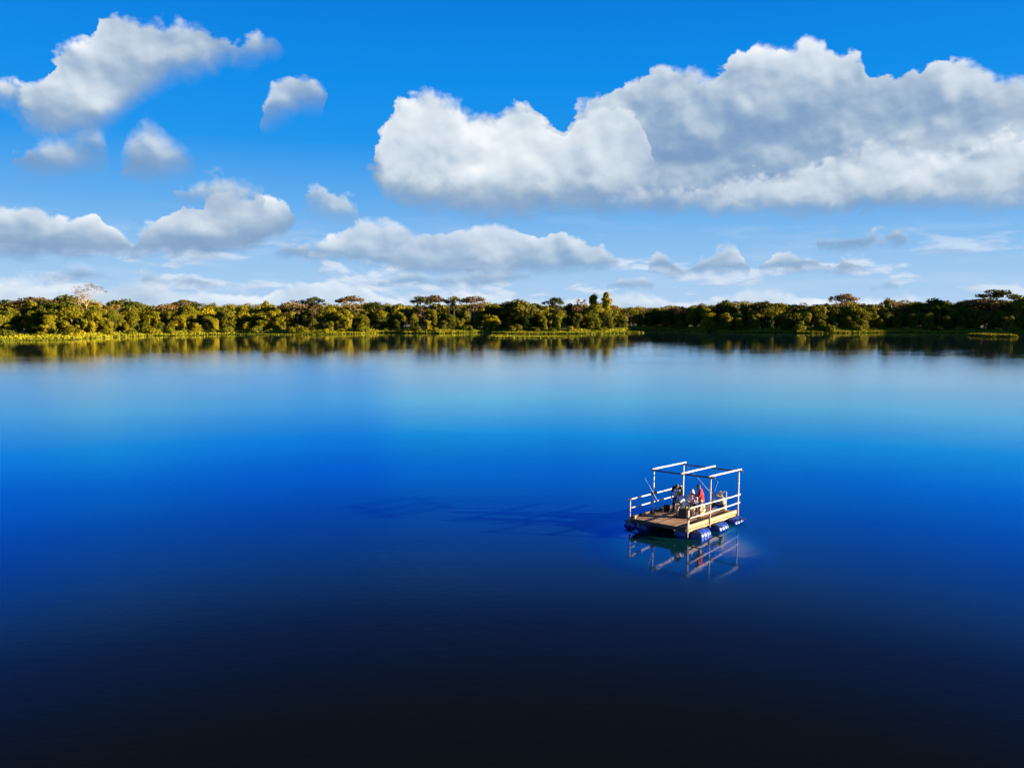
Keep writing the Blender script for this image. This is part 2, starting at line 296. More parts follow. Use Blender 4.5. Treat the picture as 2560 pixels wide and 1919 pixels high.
def add_lathe(bm, prof, seg=24, M=None):
    """profile of (r, z) round the z axis"""
    rings = []
    for r, z in prof:
        ring = []
        for k in range(seg):
            a = 2 * math.pi * k / seg; c = Vector((r * math.cos(a), r * math.sin(a), z))
            ring.append(bm.verts.new(M @ c if M is not None else c))
        rings.append(ring)
    for a, b in zip(rings, rings[1:]):
        for k in range(seg): bm.faces.new((a[k], a[(k + 1) % seg], b[(k + 1) % seg], b[k]))
    if prof[0][0] > 1e-4: bm.faces.new(rings[0][::-1])
    if prof[-1][0] > 1e-4: bm.faces.new(rings[-1])
    bmesh.ops.remove_doubles(bm, verts=bm.verts[:], dist=1e-5)

# ------------------------------------------------------------------ materials
def new_mat(name):
    m = bpy.data.materials.new(name); m.use_nodes = True; nt = m.node_tree
    b = nt.nodes['Principled BSDF']; return m, nt, b
def plain(name, c, rough=0.7, var=0.12, scale=8.0, bump=0.0, bscale=30.0, metal=0.0):
    m, nt, b = new_mat(name)
    t = nt.nodes.new('ShaderNodeTexCoord')
    f, _ = noise(nt, t.outputs['Object'], scale, 5, 0.6)
    c2 = [max(0, v * (1 - 2.2 * var)) for v in c]; c3 = [min(1, v * (1 + 2.0 * var)) for v in c]
    nt.links.new(ramp(nt, f, [(0.3, c2), (0.5, c), (0.72, c3)]), b.inputs['Base Color'])
    b.inputs['Roughness'].default_value = rough; b.inputs['Metallic'].default_value = metal
    if bump > 0:
        g, _ = noise(nt, t.outputs['Object'], bscale, 4, 0.6)
        bn = nt.nodes.new('ShaderNodeBump'); bn.inputs['Strength'].default_value = bump; bn.inputs['Distance'].default_value = 0.01
        nt.links.new(g.s, bn.inputs['Height']); nt.links.new(bn.outputs[0], b.inputs['Normal'])
    return m
def foliage(name, dark, mid, light, scale=0.35, transl=0.12):
    m, nt, b = new_mat(name)
    g = nt.nodes.new('ShaderNodeNewGeometry'); oi = nt.nodes.new('ShaderNodeObjectInfo')
    f, _ = noise(nt, g.outputs['Position'], scale, 3, 0.6)
    f2, _ = noise(nt, g.outputs['Position'], scale * 7, 2, 0.5)
    x = f * 0.9 + f2 * 0.45 - 0.18 + (NX(nt, oi.outputs['Random']) - 0.5) * 0.55
    c = ramp(nt, x.clamp(), [(0.15, dark), (0.5, mid), (0.85, light)])
    nt.links.new(c, b.inputs['Base Color']); b.inputs['Roughness'].default_value = 0.85
    b.inputs['Specular IOR Level'].default_value = 0.1
    tr = nt.nodes.new('ShaderNodeBsdfTranslucent'); nt.links.new(c, tr.inputs[0])
    mx = nt.nodes.new('ShaderNodeMixShader'); mx.inputs[0].default_value = transl
    nt.links.new(b.outputs[0], mx.inputs[1]); nt.links.new(tr.outputs[0], mx.inputs[2])
    nt.links.new(mx.outputs[0], nt.nodes['Material Output'].inputs[0]); return m
def wood(name, c, rough=0.8, axis=0, grain=14.0, var=0.35):
    m, nt, b = new_mat(name)
    t = nt.nodes.new('ShaderNodeTexCoord'); mp = nt.nodes.new('ShaderNodeMapping')
    s = [grain] * 3; s[axis] = grain * 0.06; mp.inputs['Scale'].default_value = s
    nt.links.new(t.outputs['Object'], mp.inputs[0])
    f, _ = noise(nt, mp.outputs[0], 1.0, 6, 0.65, 0.4)
    f2, _ = noise(nt, t.outputs['Object'], 1.7, 4, 0.6)
    x = f * 0.7 + f2 * 0.5 - 0.1
    nt.links.new(ramp(nt, x.clamp(), [(0.25, [v * (1 - var * 1.4) for v in c]), (0.5, c), (0.8, [min(1, v * (1 + var)) for v in c])]), b.inputs['Base Color'])
    b.inputs['Roughness'].default_value = rough
    bn = nt.nodes.new('ShaderNodeBump'); bn.inputs['Strength'].default_value = 0.4; bn.inputs['Distance'].default_value = 0.01
    nt.links.new(f.s, bn.inputs['Height']); nt.links.new(bn.outputs[0], b.inputs['Normal']); return m

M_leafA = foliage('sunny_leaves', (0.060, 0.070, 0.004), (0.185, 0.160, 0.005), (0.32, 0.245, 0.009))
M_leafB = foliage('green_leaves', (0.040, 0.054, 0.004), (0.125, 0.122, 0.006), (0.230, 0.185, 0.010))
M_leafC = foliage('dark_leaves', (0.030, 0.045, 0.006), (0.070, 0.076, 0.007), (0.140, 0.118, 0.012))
M_leafD = foliage('dry_brown_leaves', (0.090, 0.058, 0.020), (0.170, 0.105, 0.034), (0.26, 0.165, 0.055))
M_grass = foliage('marsh_green', (0.110, 0.125, 0.008), (0.220, 0.215, 0.010), (0.34, 0.29, 0.016), scale=0.12)
M_bark = plain('bark', (0.16, 0.12, 0.085), 0.9, 0.25, 3.0)
M_pale_bark = plain('pale_bark', (0.27, 0.20, 0.14), 0.85, 0.2, 2.0)

# ------------------------------------------------------------------ water and land
def water_material():
    m, nt, b = new_mat('lake_water'); nt.nodes.remove(b)
    t = nt.nodes.new('ShaderNodeTexCoord')
    sp = nt.nodes.new('ShaderNodeSeparateXYZ'); nt.links.new(t.outputs['Object'], sp.inputs[0])
    X, Y = NX(nt, sp.outputs[0]), NX(nt, sp.outputs[1])
    d = (X * X + Y * Y).sqrt()
    # fine ripples with long crests, a slow swell, faint rings round the raft
    v1 = xyz(nt, X * 0.8 + Y * 0.15, Y * 2.0 - X * 0.25)
    w1, _ = noise(nt, v1, 1.3, 4, 0.6, 0.3, '2D')
    v2 = xyz(nt, X * 1.0 - Y * 0.3, Y * 2.4 + X * 0.2)
    w2, _ = noise(nt, v2, 4.0, 3, 0.6, 0.2, '2D')
    sw, _ = noise(nt, xyz(nt, X * 0.35, Y * 0.8), 0.22, 3, 0.5, 0.4, '2D')
    rr = ((X - 8.2) * (X - 8.2) + (Y - 38.4) * (Y - 38.4)).sqrt()
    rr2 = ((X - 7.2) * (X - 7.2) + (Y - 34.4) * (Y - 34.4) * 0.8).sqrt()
    ring = ((rr * 7.0 + sw * 9.0)._m('SINE')) * rr.smooth(4.0, 34.0, 1.0, 0.0)
    patch, _ = noise(nt, xyz(nt, X, Y * 2.2), 0.035, 4, 0.55, 0.6, '2D')
    gust = patch.smooth(0.35, 0.68, 0.6, 1.2)
    calm = d.smooth(60.0, 230.0, 1.0, 0.22)
    hgt = (w1 * 0.0062 + w2 * 0.0026 + ring * 0.0008) * gust * calm * rr2.smooth(5.0, 14.0, 0.30, 2.6) + sw * 0.018 * calm
    bn = nt.nodes.new('ShaderNodeBump'); bn.inputs['Strength'].default_value = 1.0; bn.inputs['Distance'].default_value = 1.0
    nt.links.new(hgt.s, bn.inputs['Height'])
    fr = nt.nodes.new('ShaderNodeFresnel'); fr.inputs['IOR'].default_value = 1.333
    F = NX(nt, fr.outputs[0])
    # reflection strength and blue tint painted by view angle, muting the reflected clouds
    k = ramp(nt, F, [(0.0, (0, 0, 0)), (0.076, (.008, .013, .020)), (0.12, (.008, .034, .095)), (0.147, (.025, .066, .185)), (0.182, (.012, .086, .34)), (0.235, (.004, .145, .58)), (0.305, (.005, .32, .86)),
                     (0.385, (.03, .62, 1.0)), (0.49, (.40, .93, 1.0)), (0.60, (.80, 1.0, 1.0)), (0.70, (1.0, 1.0, 1.0)), (1.0, (1, 1, 1))], 'LINEAR')
    refl_boost = rr2.smooth(2.2, 3.7, 1.0, 0.0)          # warm brightening painted into the reflection around the raft
    k = mixc(nt, refl_boost, k, mixc(nt, 1.0, k, (.14, .08, .035), 'ADD'))
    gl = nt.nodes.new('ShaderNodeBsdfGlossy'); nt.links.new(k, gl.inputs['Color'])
    rg = d.smooth(95.0, 215.0, 0.27, 0.012)
    lee = rr2.smooth(2.9, 4.9, 0.03, 1.0)
    rg = (rg * lee).max(0.012)
    nt.links.new(rg.s, gl.inputs['Roughness']); nt.links.new(bn.outputs[0], gl.inputs['Normal'])
    df = nt.nodes.new('ShaderNodeBsdfDiffuse')
    mk = ramp(nt, F, [(0.05, (.0040, .0050, .0035)), (0.11, (.0035, .0065, .006)), (0.17, (.002, .023, .026)), (0.25, (.001, .027, .034)), (0.40, (.001, .008, .013)), (0.55, (.001, .003, .004))])
    nt.links.new(mk, df.inputs['Color'])
    ad = nt.nodes.new('ShaderNodeAddShader')
    nt.links.new(df.outputs[0], ad.inputs[0]); nt.links.new(gl.outputs[0], ad.inputs[1])
    nt.links.new(ad.outputs[0], nt.nodes['Material Output'].inputs[0]); return m
M_water = water_material()
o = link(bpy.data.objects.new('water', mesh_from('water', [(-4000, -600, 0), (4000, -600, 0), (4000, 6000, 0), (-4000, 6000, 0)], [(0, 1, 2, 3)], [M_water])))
tag(o, 'calm deep blue lake water with fine ripples and long reflections', 'water', kind='structure')

SHORE = [(-420, -60), (-330, 60), (-250, 160), (-200, 215), (-178, 240), (-160.7, 252.7), (-143.6, 258), (-137.5, 268.7), (-132, 284), (-126.0, 295.0), (-115.9, 299.1), (-104.0, 307.8), (-88.7, 306.8), (-71.3, 302), (-58.1, 307.8),
 (-55.9, 314), (-52, 320), (-46, 320), (-42.0, 315), (-27.9, 314), (-18.9, 319), (-13.4, 326), (-7.8, 327), (-2.7, 323.1), (18.9, 320.1), (35.2, 323.9), (46.1, 332.0), (51.9, 352), (58.4, 366), (64.4, 360.2),
 (73.8, 350), (85.8, 328), (117.9, 316), (135.4, 318), (151.6, 326.0), (182.6, 317.1), (198.6, 308), (222, 285), (262, 235), (320, 150), (380, 40), (450, -120)]
SH = np.array(SHORE)
def shore_y(x): return float(np.interp(x, SH[5:37, 0], SH[5:37, 1]))
SH_T = SH[3:39, 0] / SH[3:39, 1]
def shore_d(t):          # distance along y of the shoreline for the bearing t = x / y
    return float(np.interp(t, SH_T, SH[3:39, 1]))
M_land = plain('bank_soil', (0.12, 0.115, 0.02), 0.95, 0.3, 0.15)
nS = len(SHORE)
verts = [(x, y, -0.3) for x, y in SHORE] + [(x * 1.004, y * 1.004 + 0.8, 0.22) for x, y in SHORE] + [(4000, -600, 0.3), (4000, 6000, 0.3), (-4000, 6000, 0.3), (-4000, -600, 0.3)]
faces = [(i, i + 1, nS + i + 1, nS + i) for i in range(nS - 1)]
faces.append(tuple([nS + i for i in range(nS)] + [2 * nS, 2 * nS + 1, 2 * nS + 2, 2 * nS + 3]))
me = mesh_from('ground', verts, faces, [M_land])
tag(link(bpy.data.objects.new('ground', me)), 'low lake bank and forest floor beyond the water', 'ground', kind='structure')

# ------------------------------------------------------------------ vegetation
def leaf_quads(C, Rr, n, size, hang=0.0, seed=0, jitter=0.22, up=0.25):
    """quads on the skin of one ellipsoid lobe: C centre, Rr radii"""
    g = np.random.default_rng(seed)
    v = g.normal(size=(n, 3)); v /= np.linalg.norm(v, axis=1)[:, None]
    p = C + v * Rr * (1 + g.normal(size=(n, 1)) * jitter * 0.6)
    nn = v / Rr; nn /= np.linalg.norm(nn, axis=1)[:, None]
    nn = nn + g.normal(size=(n, 3)) * 0.45; nn[:, 2] += up; nn /= np.linalg.norm(nn, axis=1)[:, None]
    a = np.cross(nn, g.normal(size=(n, 3))); a /= np.linalg.norm(a, axis=1)[:, None]
    b = np.cross(nn, a)
    s = size * (0.6 + 0.8 * g.random((n, 1))); s2 = s * (0.5 + 0.6 * g.random((n, 1)))
    q = np.stack([p - a * s, p - b * s2, p + a * s, p + b * s2], 1) * 1.0
    return q
def crown(kind, seed):
    """leaf quads of one crown; height 1 unit = 10 m tree, origin at the foot"""
    g = np.random.default_rng(seed); out = []
    def lobe(c, r, dens=1.0, size=0.24, up=0.05):
        r = np.array(r, float); area = 4 * math.pi * (r.prod()) ** (2 / 3)
        out.append(leaf_quads(np.array(c, float), r, int(area * 9.5 * dens) + 6, size, seed=int(g.integers(1e9)), up=up))
    if kind == 'draped':          # vine clad: foliage from the ground up, in hanging columns
        for k in range(int(g.integers(4, 7))):
            a = g.random() * 6.28; rr = 1.1 + 1.5 * g.random(); cx, cy = rr * math.cos(a), rr * math.sin(a)
            hh = 4.5 + 5.0 * g.random()
            z = 0.5
            while z < hh:
                r = (0.75 + 0.75 * g.random()) * (1.15 - 0.35 * z / hh)
                lobe((cx + g.normal() * .45, cy + g.normal() * .45, z), (r, r, r * 0.85)); z += r * 0.95
            lobe((cx, cy, hh), (1.3 + .6 * g.random(), 1.3 + .6 * g.random(), 0.95))
        for k in range(5): lobe((g.normal() * 1.3, g.normal() * 1.3, 6.5 + 2.6 * g.random()), (1.3 + g.random() * .7, 1.3 + g.random() * .7, 1.0))
    elif kind == 'broad':         # broad rounded crown in cauliflower heads
        W = 2.8 + g.random()
        for k in range(34):
            a = g.random() * 6.28; u = math.sqrt(g.random()); rr = u * W
            z = 5.2 + 4.0 * math.sqrt(max(0, 1 - (u * .96) ** 2)) * (0.5 + .5 * g.random())
            r = 0.65 + 0.75 * g.random(); lobe((rr * math.cos(a), rr * math.sin(a), z), (r * 1.2, r * 1.2, r * .75))
        for k in range(12):
            a = g.random() * 6.28; r = .7 + .6 * g.random(); lobe((W * .8 * math.cos(a), W * .8 * math.sin(a), 2.2 + 3 * g.random()), (r, r, r))
    elif kind == 'tall':          # tall uneven crown with open tiers
        z = 1.5
        while z < 9.6:
            w = 2.1 * (0.55 + 0.45 * math.sin(z * 1.7 + seed)) * (1.15 - z / 14)
            for k in range(4):
                a = g.random() * 6.28; r = .5 + .55 * g.random(); lobe((w * math.cos(a) * g.random() ** .5, w * math.sin(a) * g.random() ** .5, z + g.normal() * .3), (r * 1.15, r * 1.15, r * .8))
            z += 0.75
    elif kind == 'umbrella':      # airy flat crown carried on bare limbs
        W = 3.4 + g.random()
        for k in range(30):
            a = g.random() * 6.28; u = math.sqrt(g.random()); r = .5 + .5 * g.random()
            lobe((u * W * math.cos(a), u * W * math.sin(a), 8.6 + 1.1 * (1 - u * u) + g.normal() * .35), (r * 1.3, r * 1.3, r * .45), 0.62, 0.22)
        for k in range(10):
            a = g.random() * 6.28; r = .5 + .4 * g.random(); lobe((W * .6 * math.cos(a), W * .6 * math.sin(a), 6.2 + 1.6 * g.random()), (r, r, r * .5), .6, .2)
    elif kind == 'airy':          # thin sparse crown
        for k in range(34):
            a = g.random() * 6.28; u = g.random() ** .5; r = .35 + .35 * g.random()
            z = 5.0 + 4.7 * g.random(); w = 2.7 * (1 - ((z - 7.4) / 3.4) ** 2 * .6)
            lobe((u * w * math.cos(a), u * w * math.sin(a), z), (r * 1.5, r * 1.5, r * .5), .5, .18)
    elif kind == 'bush':
        for k in range(11):
            a = g.random() * 6.28; u = g.random() ** .5; r = .7 + .7 * g.random()
            lobe((u * 2.6 * math.cos(a), u * 2.6 * math.sin(a), .5 + 2.2 * g.random() * (1 - .5 * u)), (r * 1.15, r * 1.15, r * .8))
    return np.concatenate(out)
def trunk_bm(kind, seed):
    g = random.Random(seed); bm = bmesh.new()
    top = {'draped': 6.5, 'broad': 6.5, 'tall': 9.0, 'umbrella': 7.6, 'airy': 7.0, 'bush': 1.2}[kind]
    r0 = {'bush': .08}.get(kind, .24)
    pts = [(0, 0, -.5)]; x = y = 0
    for i in range(1, 5):
        x += g.uniform(-.25, .25); y += g.uniform(-.25, .25); pts.append((x, y, top * i / 4))
    add_tube(bm, pts, [r0, r0 * .85, r0 * .7, r0 * .55, r0 * .3], 7)
    for k in range(3 if kind == 'bush' else 8):
        i = g.choice([2, 3, 3, 4]) if kind != 'bush' else 1
        p = Vector(pts[i]); a = g.random() * 6.28; L = {'umbrella': 3.0, 'broad': 2.3, 'bush': 1.2}.get(kind, 1.8) * g.uniform(.6, 1.1)
        q1 = p + Vector((math.cos(a) * L * .45, math.sin(a) * L * .45, L * .30)); q2 = p + Vector((math.cos(a) * L, math.sin(a) * L, L * .75 + (.6 if kind == 'umbrella' else 0)))
        add_tube(bm, [p, q1, q2], [r0 * .45, r0 * .3, r0 * .12], 5)
        if kind in ('umbrella', 'airy', 'broad'):
            for s in (-.6, .6):
                add_tube(bm, [q1, q1 + Vector((math.cos(a + s) * L * .5, math.sin(a + s) * L * .5, L * .5))], [r0 * .22, r0 * .08], 4)
    return bm
LEAF = {}
def kind_meshes(kind, mat, mname, seeds, bark=None):
    res = []
    for s in seeds:
        key = (kind, s)
        if key not in LEAF: LEAF[key] = crown(kind, s)
        cm = quads_mesh('crown', LEAF[key], [mat])
        bm = trunk_bm(kind, s); tm = bpy.data.meshes.new('trunk'); bm.to_mesh(tm); bm.free(); tm.materials.append(bark or M_bark)
        res.append((cm, tm))
    return res
VAR = {
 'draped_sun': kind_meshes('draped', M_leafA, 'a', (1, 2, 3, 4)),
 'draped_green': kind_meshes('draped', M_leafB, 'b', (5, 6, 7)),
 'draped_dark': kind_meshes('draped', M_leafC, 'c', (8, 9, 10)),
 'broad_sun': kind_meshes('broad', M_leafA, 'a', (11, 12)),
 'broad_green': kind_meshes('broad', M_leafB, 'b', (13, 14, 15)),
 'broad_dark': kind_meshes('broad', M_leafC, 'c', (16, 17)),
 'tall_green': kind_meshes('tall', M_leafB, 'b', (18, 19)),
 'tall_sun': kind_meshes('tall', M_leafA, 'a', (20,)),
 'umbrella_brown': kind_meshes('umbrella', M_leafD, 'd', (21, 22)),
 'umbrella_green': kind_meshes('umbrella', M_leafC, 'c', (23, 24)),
 'airy_brown': kind_meshes('airy', M_leafD, 'd', (25, 26), M_pale_bark),
 'bush_sun': kind_meshes('bush', M_leafA, 'a', (27, 28, 29)),
 'bush_green': kind_meshes('bush', M_leafB, 'b', (30, 31)),
}
def plant(var, x, y, H, W, name, label, cat, group=None, z=0.0, pick=None):
    """H height in metres, W width factor"""
    cm, tm = VAR[var][pick if pick is not None else random.randrange(len(VAR[var]))]
    root = bpy.data.objects.new(name, None); link(root)
    root.location = (x, y, z + 0.15); root.rotation_euler.z = random.random() * 6.28
    s = H / (3.2 if 'bush' in var else 10.2); root.scale = (s * W, s * W, s)
    link(bpy.data.objects.new('crown', cm), root); link(bpy.data.objects.new('trunk', tm), root)
    root.empty_display_size = .5
    return tag(root, label, cat, group)

# canopy height along the bearing t = x / y (measured against the horizon in the photograph)
SKY_T = [-.70, -.637, -.60, -.562, -.50, -.44, -.40, -.34, -.26, -.20, -.10, -.03, .03, .06, .11, .125, .21, .24, .31, .37, .40, .46, .52, .56, .60, .64, .72]
SKY_H = [12.8, 12.6, 13.2, 14.4, 12.2, 11.8, 12.4, 11.6, 12.0, 12.1, 11.8, 12.4, 12.3, 11.9, 13.2, 10.4, 11.0, 12.2, 12.9, 12.7, 12.5, 12.8, 13.1, 13.2, 13.9, 14.7, 14.6]
def can_h(t): return float(np.interp(t, SKY_T, SKY_H))
def zone(t): return 'left' if t < -.28 else ('middle' if t < .12 else 'right')
rows = [(7.0, 6.4, 0.50, 0.20), (13.5, 6.4, 0.74, 0.15), (22.0, 7.0, 0.90, 0.13), (33.0, 8.0, 0.975, 0.075)]
LM = [(-.72, 'the left frame edge'), (-.535, 'the pale bare tree'), (-.478, 'the round dark dome'), (-.405, 'the wispy reddish treetop'), (-.306, 'the small pointed treetop'), (-.199, 'the lone pink-brown crown'),
      (-.098, 'the close pair of umbrella crowns'), (.010, 'the wide low dome'), (.1165, 'the tallest golden tree'), (.265, 'the golden right-bank treetop'), (.318, 'the dark round right-bank treetop'), (.409, 'the tall brown umbrella tree'),
      (.465, 'the two-pronged treetop'), (.525, 'the low dark skyline dome'), (.603, 'the large dark spreading tree')]
ORD = ['first', 'second', 'third', 'fourth', 'fifth', 'sixth', 'seventh', 'eighth', 'ninth', 'tenth', 'eleventh', 'twelfth', 'thirteenth']
COUNT = {}
def place_words(row, t):
    k = max(i for i, (a, _) in enumerate(LM) if a <= t); c = COUNT.get((row, k), 0); COUNT[(row, k)] = c + 1
    return f'{ORD[min(c, 12)]} {row} right of {LM[k][1]}'
for ri, (off, step, hf, hj) in enumerate(rows):
    t = -.675
    while t < .675:
        D = shore_d(t)
        extra = 12.0 * max(0, 1 - abs(t + .62) / .12) + 5.0 * max(0, 1 - abs(t + .45) / .1)
        y = D + off + extra + random.uniform(-1.8, 1.8); x = t * y
        zn = zone(t)
        H = can_h(t) * (hf + random.uniform(-hj, hj * .8))
        u = random.random()
        if ri == 0:
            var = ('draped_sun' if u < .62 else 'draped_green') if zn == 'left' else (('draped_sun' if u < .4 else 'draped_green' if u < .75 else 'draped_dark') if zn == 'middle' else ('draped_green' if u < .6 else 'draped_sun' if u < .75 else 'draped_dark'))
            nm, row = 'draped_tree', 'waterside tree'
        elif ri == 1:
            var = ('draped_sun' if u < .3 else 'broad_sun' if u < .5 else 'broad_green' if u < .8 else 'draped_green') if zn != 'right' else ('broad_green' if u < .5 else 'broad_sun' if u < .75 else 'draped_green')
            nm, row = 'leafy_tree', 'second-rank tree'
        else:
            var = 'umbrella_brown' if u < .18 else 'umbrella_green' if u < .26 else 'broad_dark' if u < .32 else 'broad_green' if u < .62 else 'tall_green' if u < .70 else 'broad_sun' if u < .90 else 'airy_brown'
            nm, row = 'canopy_tree', ('rear canopy tree' if ri == 2 else 'skyline tree')
        tone = {'sun': 'yellow-green', 'green': 'mid-green', 'dark': 'dark green', 'brown': 'brown'}[var.split('_')[1]]
        shape = {'umbrella': 'flat-topped', 'airy': 'sparse', 'tall': 'slim', 'draped': 'vine-hung'}.get(var.split('_')[0], 'bushy')
        plant(var, x, y, H, random.uniform(.7, 1.15) * (1.1 if ri == 0 else 1.05), nm, f'{tone} {shape} tree, {place_words(row, t)}', 'tree', f'{row}s of the far bank')
        t += step / D * random.uniform(.85, 1.15)
# bushes at the foot of the trees
t = -.66
while t < .66:
    D = shore_d(t); zn = zone(t)
    extra = 9.0 * max(0, 1 - abs(t + .62) / .12)
    y = D + 3.2 + extra + random.uniform(-1, 1); u = random.random()
    var = 'bush_sun' if u < (.7 if zn != 'right' else .3) else 'bush_green'
    tone = 'yellow-green' if var == 'bush_sun' else 'mid-green'
    plant(var, t * y, y, random.uniform(1.6, 3.6), random.uniform(.7, 1.1), 'bush', f'low {tone} bush, {place_words("shore bush", t)}', 'bush', 'bushes in the grass at the water edge')
    t += 8.5 / D * random.uniform(.6, 1.5)

# notable single trees, each at its own bearing, distance and height
def single(t, dist, H, W, var, name, label, pick=0): plant(var, t * dist, dist, H, W, name, label, 'tree', pick=pick)
single(-.585, 300, 13.6, 1.35, 'umbrella_brown', 'flat_topped_tree', 'wide brown flat-topped tree left of the pale bare tree', 0)
single(-.548, 306, 14.9, 1.5, 'broad_dark', 'round_crowned_tree', 'big dark brown-green domed tree just left of the pale bare tree')
single(-.478, 318, 14.6, 1.25, 'broad_dark', 'domed_tree', 'round dark domed crown on the skyline right of the pale bare tree', 1)
single(-.405, 326, 13.6, .8, 'airy_brown', 'wispy_tree', 'wispy reddish tree poking over the left skyline', 0)
single(-.306, 330, 13.2, .7, 'tall_green', 'upright_tree', 'small dark pointed treetop on the skyline left of the pink-brown domed tree', 0)
single(-.247, 332, 13.9, .8, 'umbrella_green', 'dark_topped_tree', 'dark green tufted treetop beside the bare-limbed brown crown', 0)
single(-.265, 334, 13.7, .9, 'airy_brown', 'open_crowned_tree', 'bare-limbed brown crown left of the dark tufted treetop', 1)
single(-.199, 330, 14.4, 1.0, 'umbrella_brown', 'arched_tree', 'pink-brown arched airy tree standing alone over the skyline', 1)
single(-.112, 335, 14.3, .75, 'umbrella_green', 'umbrella_tree', 'dark umbrella treetop, left one of a close pair above the middle bank', 1)
single(-.098, 338, 14.9, .8, 'umbrella_brown', 'umbrella_tree', 'airy umbrella treetop, taller one of a close pair above the middle bank', 0)
single(-.073, 336, 14.2, .7, 'umbrella_green', 'umbrella_tree', 'dark rounded treetop right of the close pair of umbrella crowns', 0)
single(-.047, 336, 14.3, 1.0, 'umbrella_brown', 'umbrella_tree', 'broad brown umbrella crown on pale leaning limbs, middle bank', 1)
single(.010, 340, 13.5, 1.5, 'broad_dark', 'domed_tree', 'wide low brown-green dome left of centre of the far bank', 0)
single(.052, 344, 13.9, .8, 'umbrella_green', 'umbrella_tree', 'small dark crown between the wide dome and the two tallest leafy trees', 1)
single(.086, 350, 14.2, .8, 'airy_brown', 'open_crowned_tree', 'thin brown crown just left of the two tallest leafy trees', 0)
single(.101, 352, 16.4, .72, 'tall_green', 'tall_tree', 'left and lower of the two tallest leafy trees, dark tufted top', 1)
single(.1165, 350, 17.4, .72, 'tall_sun', 'tall_tree', 'tallest leafy tree, golden column standing right of its dark twin')
single(.265, 352, 13.2, .8, 'broad_green', 'leafy_tree', 'bushy golden treetop first to rise over the right skyline', 0)
single(.318, 345, 13.9, 1.0, 'broad_dark', 'leafy_tree', 'dark round treetop left of the brown umbrella tree on the right bank', 1)
single(.409, 342, 15.5, .85, 'umbrella_brown', 'umbrella_tree', 'tall brown umbrella tree on bare limbs above the right bank', 0)
single(.465, 345, 14.6, .6, 'tall_green', 'upright_tree', 'small two-pronged dark treetop right of the brown umbrella tree', 0)
single(.525, 340, 14.0, 1.3, 'broad_dark', 'domed_tree', 'low dark dome on the skyline of the right bank', 0)
single(.603, 335, 17.0, 1.15, 'umbrella_green', 'spreading_tree', 'large dark spreading tree above the skyline near the right frame edge', 1)
single(.636, 325, 15.6, .9, 'broad_green', 'leafy_tree', 'dark rounded treetop at the very right edge of the picture', 2)
# the pale, nearly leafless tree on the left
M_bare = plain('bleached_bark', (0.34, 0.245, 0.17), 0.85, 0.2, 2.0)
def bare_tree():
    g = random.Random(5); root = bpy.data.objects.new('bare_tree', None); link(root)
    root.location = (-.535 * 286, 286, 0.1)
    tag(root, 'tall pale nearly bare tree towering over the left skyline', 'tree')
    bm = bmesh.new(); tips = []
    def grow(p, d, L, r, lvl):
        q = p + d * L * .5 + Vector((g.uniform(-.1, .1), g.uniform(-.1, .1), g.uniform(-.05, .1))) * L
        e = q + (d + Vector((g.uniform(-.2, .2), g.uniform(-.2, .2), .1))).normalized() * L * .5
        add_tube(bm, [p, q, e], [r, r * .82, r * .62], 6 if lvl < 2 else 4)
        if lvl >= 5: tips.append(e.copy()); return
        n = 2 if lvl == 0 else 3
        for k in range(n):
            a = g.random() * 6.28 + k * 2.1; sp = g.uniform(.45, .95) if lvl < 3 else g.uniform(.6, 1.1)
            nd = (d * .9 + Vector((math.cos(a) * sp, math.sin(a) * sp, g.uniform(.0, .25)))).normalized()
            grow(e, nd, L * g.uniform(.58, .8), r * .6, lvl + 1)
        if lvl in (1, 2): tips.append(q.copy())
    grow(Vector((0, 0, -.4)), Vector((.03, 0, 1)), 6.4, .33, 0)
    for a, z in ((.2, 4.6), (3.3, 5.2), (1.9, 4.4), (5.0, 5.8), (5.9, 4.9), (2.8, 4.2)):
        grow(Vector((0.1, 0, z)), Vector((math.cos(a), math.sin(a), .35)).normalized(), 2.7, .10, 2)
    s = 18.9 / max(v.co.z for v in bm.verts)
    for v in bm.verts: v.co = Vector((v.co.x * s * .95, v.co.y * s * .95, v.co.z * s))
    bm_obj('trunk', bm, M_bare, root)
    qs = []
    for i, tp in enumerate(tips):
        if g.random() < .42:
            c = np.array(tp) * s; qs.append(leaf_quads(c, np.array((.8, .8, .28)) * g.uniform(.6, 1.2), 20, .12, seed=i, up=.3))
    link(bpy.data.objects.new('crown', quads_mesh('crown', np.concatenate(qs), [M_leafD])), root)
bare_tree()
# white bare limb leaning out of the canopy, part of nothing else: a snag
root = bpy.data.objects.new('dead_snag', None); link(root); root.location = (-.0468 * 350, 344, 0)
tag(root, 'white dead limb leaning out of the dark trees of the middle bank', 'tree')
bm = bmesh.new(); add_tube(bm, [(0, 6, 0), (-.3, 5.5, 4.5), (-.5, 3.0, 7.2), (.6, .5, 8.9)], [.2, .17, .12, .06], 6); add_tube(bm, [(-.5, 3.0, 7.2), (-1.1, 2.6, 8.4)], [.09, .04], 5)
bm_obj('trunk', bm, M_pale_bark, root)

